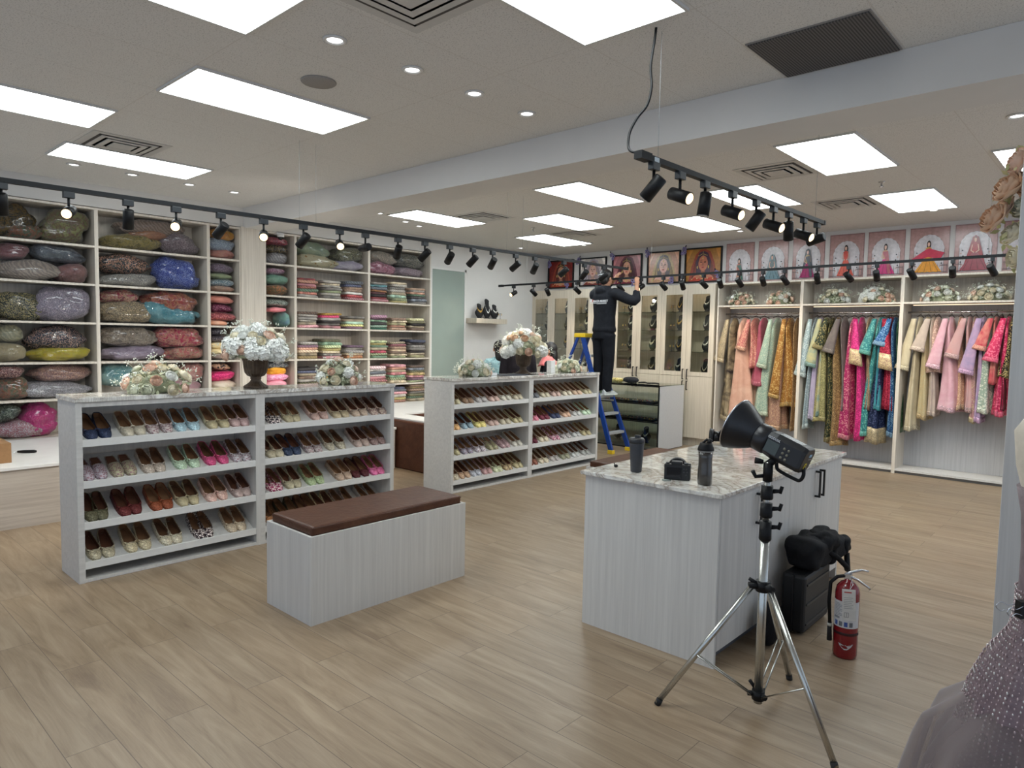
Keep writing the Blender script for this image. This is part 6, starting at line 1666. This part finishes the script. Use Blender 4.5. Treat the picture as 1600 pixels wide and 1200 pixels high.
# flash head
RT = Vector((.738, .675, 0)); UP = Vector((-.045, .05, .997)); FW = Vector((-.673, .736, -.067))
u = thing('studio_flash', 'black studio flash with wide reflector dish on the light stand', 'studio flash', (TCx, TCy, 1.10))
ax = (RT * -.66 + UP * .40 + FW * .62).normalized()
upv = (UP - ax * UP.dot(ax)).normalized(); sdv = ax.cross(upv)          # sdv: right side of the body
ctr = Vector((TCx, TCy, 1.165)) + RT * .055 + UP * -.005
MF = Matrix((( -sdv.x, ax.x, upv.x, ctr.x), (-sdv.y, ax.y, upv.y, ctr.y), (-sdv.z, ax.z, upv.z, ctr.z), (0, 0, 0, 1)))  # local: x side, y forward, z up
if MF.to_3x3().determinant() < 0:
    MF = Matrix(((sdv.x, ax.x, upv.x, ctr.x), (sdv.y, ax.y, upv.y, ctr.y), (sdv.z, ax.z, upv.z, ctr.z), (0, 0, 0, 1)))
FB = plain((24, 24, 27), .42, var=.1)
def octo(w, h, c_, y): return [(w, y, h - c_), (w - c_, y, h), (-w + c_, y, h), (-w, y, h - c_), (-w, y, -h + c_), (-w + c_, y, -h), (w - c_, y, -h), (w, y, -h + c_)]
MB().loft([octo(.050, .052, .018, -.115), octo(.052, .056, .018, -.10), octo(.052, .056, .018, .02), octo(.050, .052, .022, .06)], 0, MF, True, False).build('flash_body', FB, u, bevel=.003)
MB().tube([MF @ Vector((0, .055, 0)), MF @ Vector((0, .068, 0)), MF @ Vector((0, .110, 0)), MF @ Vector((0, .115, 0))], [.056, .062, .062, .058], 28).build('mount_ring', plain((30, 30, 33), .35), u)
dm_ = MB(); pr_ = [(.105, .050), (.120, .060), (.165, .088), (.205, .108), (.222, .112), (.225, .116)]
n_ = 40
dm_.loft([[MF @ Vector((r_ * math.cos(2 * PI * j / n_), y_, r_ * math.sin(2 * PI * j / n_))) for j in range(n_)] for y_, r_ in pr_], caps=False)
di = dm_.build('reflector_dish', plain((26, 27, 31), .38), u); q = di.modifiers.new('t', 'SOLIDIFY'); q.thickness = .002
MB().tube([MF @ Vector((.115 * math.cos(2 * PI * j / 40), .226, .115 * math.sin(2 * PI * j / 40))) for j in range(41)], .0035, 6, caps=False).build('rim', CHROME, di)
MB().ell((0, .13, 0), .03, .035, .03, 14, 8, 0, MF).build('flash_tube', plain((220, 214, 200), .2), u)
m = MB()
m.box(-.0535, -.0521, -.005, .052, -.032, .022, 0, MF)
m.build('display_screen', plain((60, 68, 64), .15), u)
m = MB()
for s_ in (-1,):
    for a_ in range(3):
        for b_ in range(2): m.ell((s_ * .053, -.028 - .020 * b_, -.026 + .020 * a_), .003, .006, .006, 8, 5, 0, MF)
m.build('control_knobs', plain((120, 116, 100), .4), u)
m = MB(); m.box(-.030, .022, -.08, .02, .0562, .0572, 0, MF); m.build('top_panel', plain((52, 62, 62), .2), u)
m = MB(); m.box(-.004, .022, -.1165, -.1152, .018, .030, 0, MF); m.box(.0, .034, -.1165, -.1152, .006, .009, 1, MF); m.box(-.012, .008, -.1165, -.1152, -.035, -.010, 2, MF); m.box(-.004, .001, -.1172, -.1163, -.029, -.016, 3, MF)
m.build('stickers', [plain((150, 190, 214), .4), plain((160, 160, 160), .5), plain((214, 190, 40), .5), plain((20, 20, 20), .5)], u)
Mt = MF @ Matrix.Translation((-.0525, .055, .028)) @ Matrix(((0, 0, -1, 0), (-1, 0, 0, 0), (0, 1, 0, 0), (0, 0, 0, 1)))
text_part('GODOX', .014, 'maker_lettering', WT, Mt, u, .0004)
MB().tube([MF @ Vector(p_) for p_ in smooth_path([(0, .0, -.050), (0, -.012, -.080), (0, -.03, -.092), (0, -.10, -.092), (0, -.122, -.086), (0, -.126, -.06), (0, -.112, -.03)])], .0075, 10).build('grip_handle', BLACK, u)
m = MB(); m.tube([(TCx, TCy, 1.018), (TCx, TCy, 1.098)], .020, 18); m.tube([(TCx - .018, TCy - .012, 1.10), (TCx - .045, TCy - .03, 1.105)], [.010, .014], 10)
m.tube([(TCx - .015, TCy - .01, 1.04), (TCx - .042, TCy - .025, 1.035), (TCx - .052, TCy - .035, 1.06)], .009, 8)
m.tube([Vector((TCx, TCy, 1.09)), MF @ Vector((0, .0, -.045))], .016, 12); m.build('tilt_bracket', BLACK, u)

# ------------------------------------------------------------------ partition, rose garland, gown on mannequin (right edge)
tag(box('partition_panel', LAM, -.343, 1.0, 3.0, 3.05, 0, 2.75, bevel=.002), 'tall pale woodgrain partition panel at the right edge', 'partition')
g = thing('rose_garland', 'peach and tan artificial rose garland on the partition edge at upper right', 'flower garland', (-.345, 3.10, 2.05), None)
rr = random.Random(5)
cl_ = [(-.415, 3.10, 2.07, 'tan', 2.0), (-.375, 3.09, 2.17, 'tan', 2.1), (-.36, 3.12, 2.01, 'cream', 1.7), (-.355, 3.11, 2.27, 'blush', 1.7), (-.335, 3.13, 2.11, 'palegreen', 1.6), (-.35, 3.10, 1.93, 'cream', 1.3), (-.33, 3.15, 2.2, 'tan', 1.7), (-.39, 3.15, 2.12, 'blush', 1.4)]
for (x, y, z, kind, s_) in cl_:
    o = bpy.data.objects.new('rose', ROSE_ME); C.objects.link(o); o.parent = g; o.location = Vector((x, y, z)) - ORG[g.name]
    o.rotation_mode = 'QUATERNION'; o.rotation_quaternion = Vector((-.7 + rr.uniform(-.2, .2), -.5, rr.uniform(-.2, .6))).to_track_quat('Z', 'Y'); o.scale = (s_ * .8,) * 3
    o.material_slots[0].link = 'OBJECT'; o.material_slots[0].material = ROSEC[kind]
m = MB()
for i in range(70):
    t = rr.random(); c_ = Vector((-.345 - .05 * math.sin(t * PI) + rr.uniform(-.03, .02), 3.10 + rr.uniform(-.02, .06), 1.90 + .42 * t)); e = Vector((rr.uniform(-1, .2), rr.uniform(-.6, .6), rr.uniform(-1, 1))).normalized(); s_ = e.cross(Vector((.3, .8, .4))).normalized() * .012
    m.add([c_, c_ + e * .018 + s_ * .7, c_ + e * .036, c_ + e * .018 - s_ * .7], [(0, 1, 2, 3)], i % 2)
m.tube([(-.325, 3.08, 1.88), (-.34, 3.085, 2.1), (-.325, 3.08, 2.34)], .008, 6)
m.build('garland_greenery', [plain((166, 164, 112), .6), plain((206, 200, 150), .6)], g)['kind'] = 'stuff'
GX, GY = -.10, 2.50
u = thing('dress_mannequin', 'cream mannequin in a beaded mauve gown with tulle train at the right edge', 'mannequin', (GX, GY, 0))
n = 48
prof = [(1.52, .05, .045), (1.46, .06, .05), (1.42, .13, .07), (1.36, .165, .095), (1.26, .155, .115), (1.14, .125, .10), (1.05, .115, .095), (1.0, .12, .10)]
MB().loft([[(GX + a_ * math.cos(2 * PI * j / n), GY + b_ * math.sin(2 * PI * j / n), z) for j in range(n)] for z, a_, b_ in prof]).build('torso', plain((206, 196, 180), .45), u)
mq = MB(); MV = 4
def skirt(rows, n=96, nf=16, amp=.05, sd=1):
    return [[(GX + r_ * (1 + amp * t_ * math.cos(nf * 2 * PI * j / n + sd) + amp * .5 * t_ * math.cos(7 * 2 * PI * j / n)) * math.cos(2 * PI * j / n), GY + r_ * (1 + amp * t_ * math.cos(nf * 2 * PI * j / n + sd)) * math.sin(2 * PI * j / n), z) for j in range(n)] for z, r_, t_ in rows]
BEAD = fabric((104, 86, 92), (128, 108, 114), 'p', .5, sc=1.6)
rows = [(1.20, .150, 0), (1.12, .135, 0), (1.02, .130, 0), (.92, .130, .1), (.84, .130, .2), (.77, .142, .3), (.68, .195, .6), (.585, .230, .8), (.45, .26, 1), (.2, .30, 1), (.01, .33, 1)]
MB().loft(skirt(rows, nf=18, amp=.03)).build('beaded_gown', BEAD, u)
# beaded strands
m = MB(); rr = random.Random(3)
for k in range(46):
    a0 = PI * .55 + PI * 1.0 * k / 46
    for i in range(44):
        z = .90 - .012 * i * 1.15; 
        r_ = None
        for (za, ra, _), (zb_, rb, _) in zip(rows, rows[1:]):
            if zb_ <= z <= za: r_ = ra + (rb - ra) * (za - z) / (za - zb_); tt = (za - z) / (za - zb_)
        if r_ is None: continue
        a = a0 + .008 * math.sin(i * .4); r_ = r_ * (1.03) + .002
        s_ = rr.uniform(.0016, .0036)
        m.ell((GX + r_ * math.cos(a), GY + r_ * math.sin(a), z + rr.uniform(-.002, .002)), s_, s_, s_ * 1.6, 5, 3, 1 if rr.random() < .35 else 0)
m.build('bead_strands', [plain((196, 176, 178), .25, metal=.5), plain((236, 232, 228), .12, metal=.6)], u)['kind'] = 'stuff'
tu, nt, b = base('tulle'); b.inputs['Base Color'].default_value = lin((126, 112, 112)); b.inputs['Roughness'].default_value = .8; b.inputs['Sheen Weight'].default_value = .4
lw = N(nt, 'ShaderNodeLayerWeight'); lw.inputs['Blend'].default_value = .35
mr_ = N(nt, 'ShaderNodeMapRange'); mr_.inputs['To Min'].default_value = .42; mr_.inputs['To Max'].default_value = .95
nt.links.new(lw.outputs['Facing'], mr_.inputs['Value']); nt.links.new(mr_.outputs[0], b.inputs['Alpha'])
rt = [(.62, .165, .1), (.59, .20, .3), (.53, .26, .7), (.455, .335, 1), (.40, .355, 1), (.3, .38, 1), (.15, .41, 1), (.008, .44, 1)]
MB().loft(skirt(rt, nf=9, amp=.05, sd=.7), caps=False).build('tulle_overskirt', tu, u)
rt = [(.50, .24, .1), (.43, .30, .6), (.35, .33, 1), (.2, .36, 1), (.010, .40, 1)]
MB().loft(skirt(rt, nf=6, amp=.07, sd=2.7), caps=False).build('tulle_underlayer', tu, u)
# binder clip pinching the waist
cp_ = Vector((-.203, 2.345, .877)); cd = Vector((-.738, -.675, 0)).normalized()
cl = thing('binder_clip', 'large black binder clip pinching the gown at the back', 'clip', tuple(cp_))
Mc = Matrix(((cd.x, -cd.y, 0, cp_.x), (cd.y, cd.x, 0, cp_.y), (0, 0, 1, cp_.z), (0, 0, 0, 1)))
MB().add([Mc @ Vector(v_) for v_ in ((-.045, -.003, -.024), (.012, -.012, -.024), (.012, .012, -.024), (-.045, .003, -.024), (-.045, -.003, .024), (.012, -.012, .024), (.012, .012, .024), (-.045, .003, .024))], [(3, 2, 1, 0), (4, 5, 6, 7), (0, 1, 5, 4), (1, 2, 6, 5), (2, 3, 7, 6), (3, 0, 4, 7)]).build('clip_body', BLACK, cl)
for s_ in (-1, 1):
    MB().tube([Mc @ Vector(v_) for v_ in smooth_path([(.006, s_ * .012, -.014), (.028, s_ * .016, -.006), (.045, s_ * .020, -.013), (.058, s_ * .022, 0), (.045, s_ * .020, .013), (.028, s_ * .016, .006), (.006, s_ * .012, .014)], 4)], .0012, 6).build('wire_handle', CHROME, cl)

# ------------------------------------------------------------------ light
def spotlight(loc, d, power, col=(1, .86, .66), ang=60, blend=.6, r=.03):
    l = bpy.data.lights.new('track_lamp', 'SPOT'); l.energy = power; l.color = col; l.spot_size = math.radians(ang); l.spot_blend = blend; l.shadow_soft_size = r
    o = bpy.data.objects.new('track_lamp', l); C.objects.link(o); o.location = loc; o.rotation_euler = Vector(d).to_track_quat('-Z', 'Y').to_euler(); return o
for (p_, d_, lit) in SP_:
    if p_.x < -4.9 and abs(p_.x + 5.02) < .3: spotlight(p_ + d_ * .02, d_, SPOT_E * (.6 if lit else 2.2), col=(1, .92, .8), ang=80)
    elif abs(p_.x + 1.84) < .3 and p_.y < 6: spotlight(p_ + d_ * .02, d_, SPOT_E * .7, ang=60)
    else: spotlight(p_ + d_ * .02, d_, SPOT_E * 1.3, col=(1, .88, .72), ang=80)
wd = bpy.data.worlds.new('world'); S.world = wd; wd.use_nodes = True
bg = wd.node_tree.nodes['Background']; bg.inputs[0].default_value = (.66, .80, 1.0, 1); bg.inputs[1].default_value = WORLD_E
# ------------------------------------------------------------------ camera
cam = bpy.data.cameras.new('camera'); co = bpy.data.objects.new('camera', cam); C.objects.link(co)
yw, pt, rl = math.radians(42.4324), math.radians(3.8538), math.radians(1.0444)
fw = Vector((-math.sin(yw) * math.cos(pt), math.cos(yw) * math.cos(pt), -math.sin(pt))); r0 = Vector((math.cos(yw), math.sin(yw), 0)); u0 = r0.cross(fw)
rv = r0 * math.cos(rl) + u0 * math.sin(rl); uv = u0 * math.cos(rl) - r0 * math.sin(rl)
co.matrix_world = Matrix(((rv.x, uv.x, -fw.x, 0), (rv.y, uv.y, -fw.y, 0), (rv.z, uv.z, -fw.z, HC), (0, 0, 0, 1)))
cam.sensor_width = 36; cam.lens = 1072.85 / 1600 * 36; cam.clip_start = .05
S.camera = co
S.view_settings.view_transform = 'Standard'; S.view_settings.look = 'None'; S.view_settings.gamma = 1; S.view_settings.use_curve_mapping = False
S.view_settings.exposure = EXPO
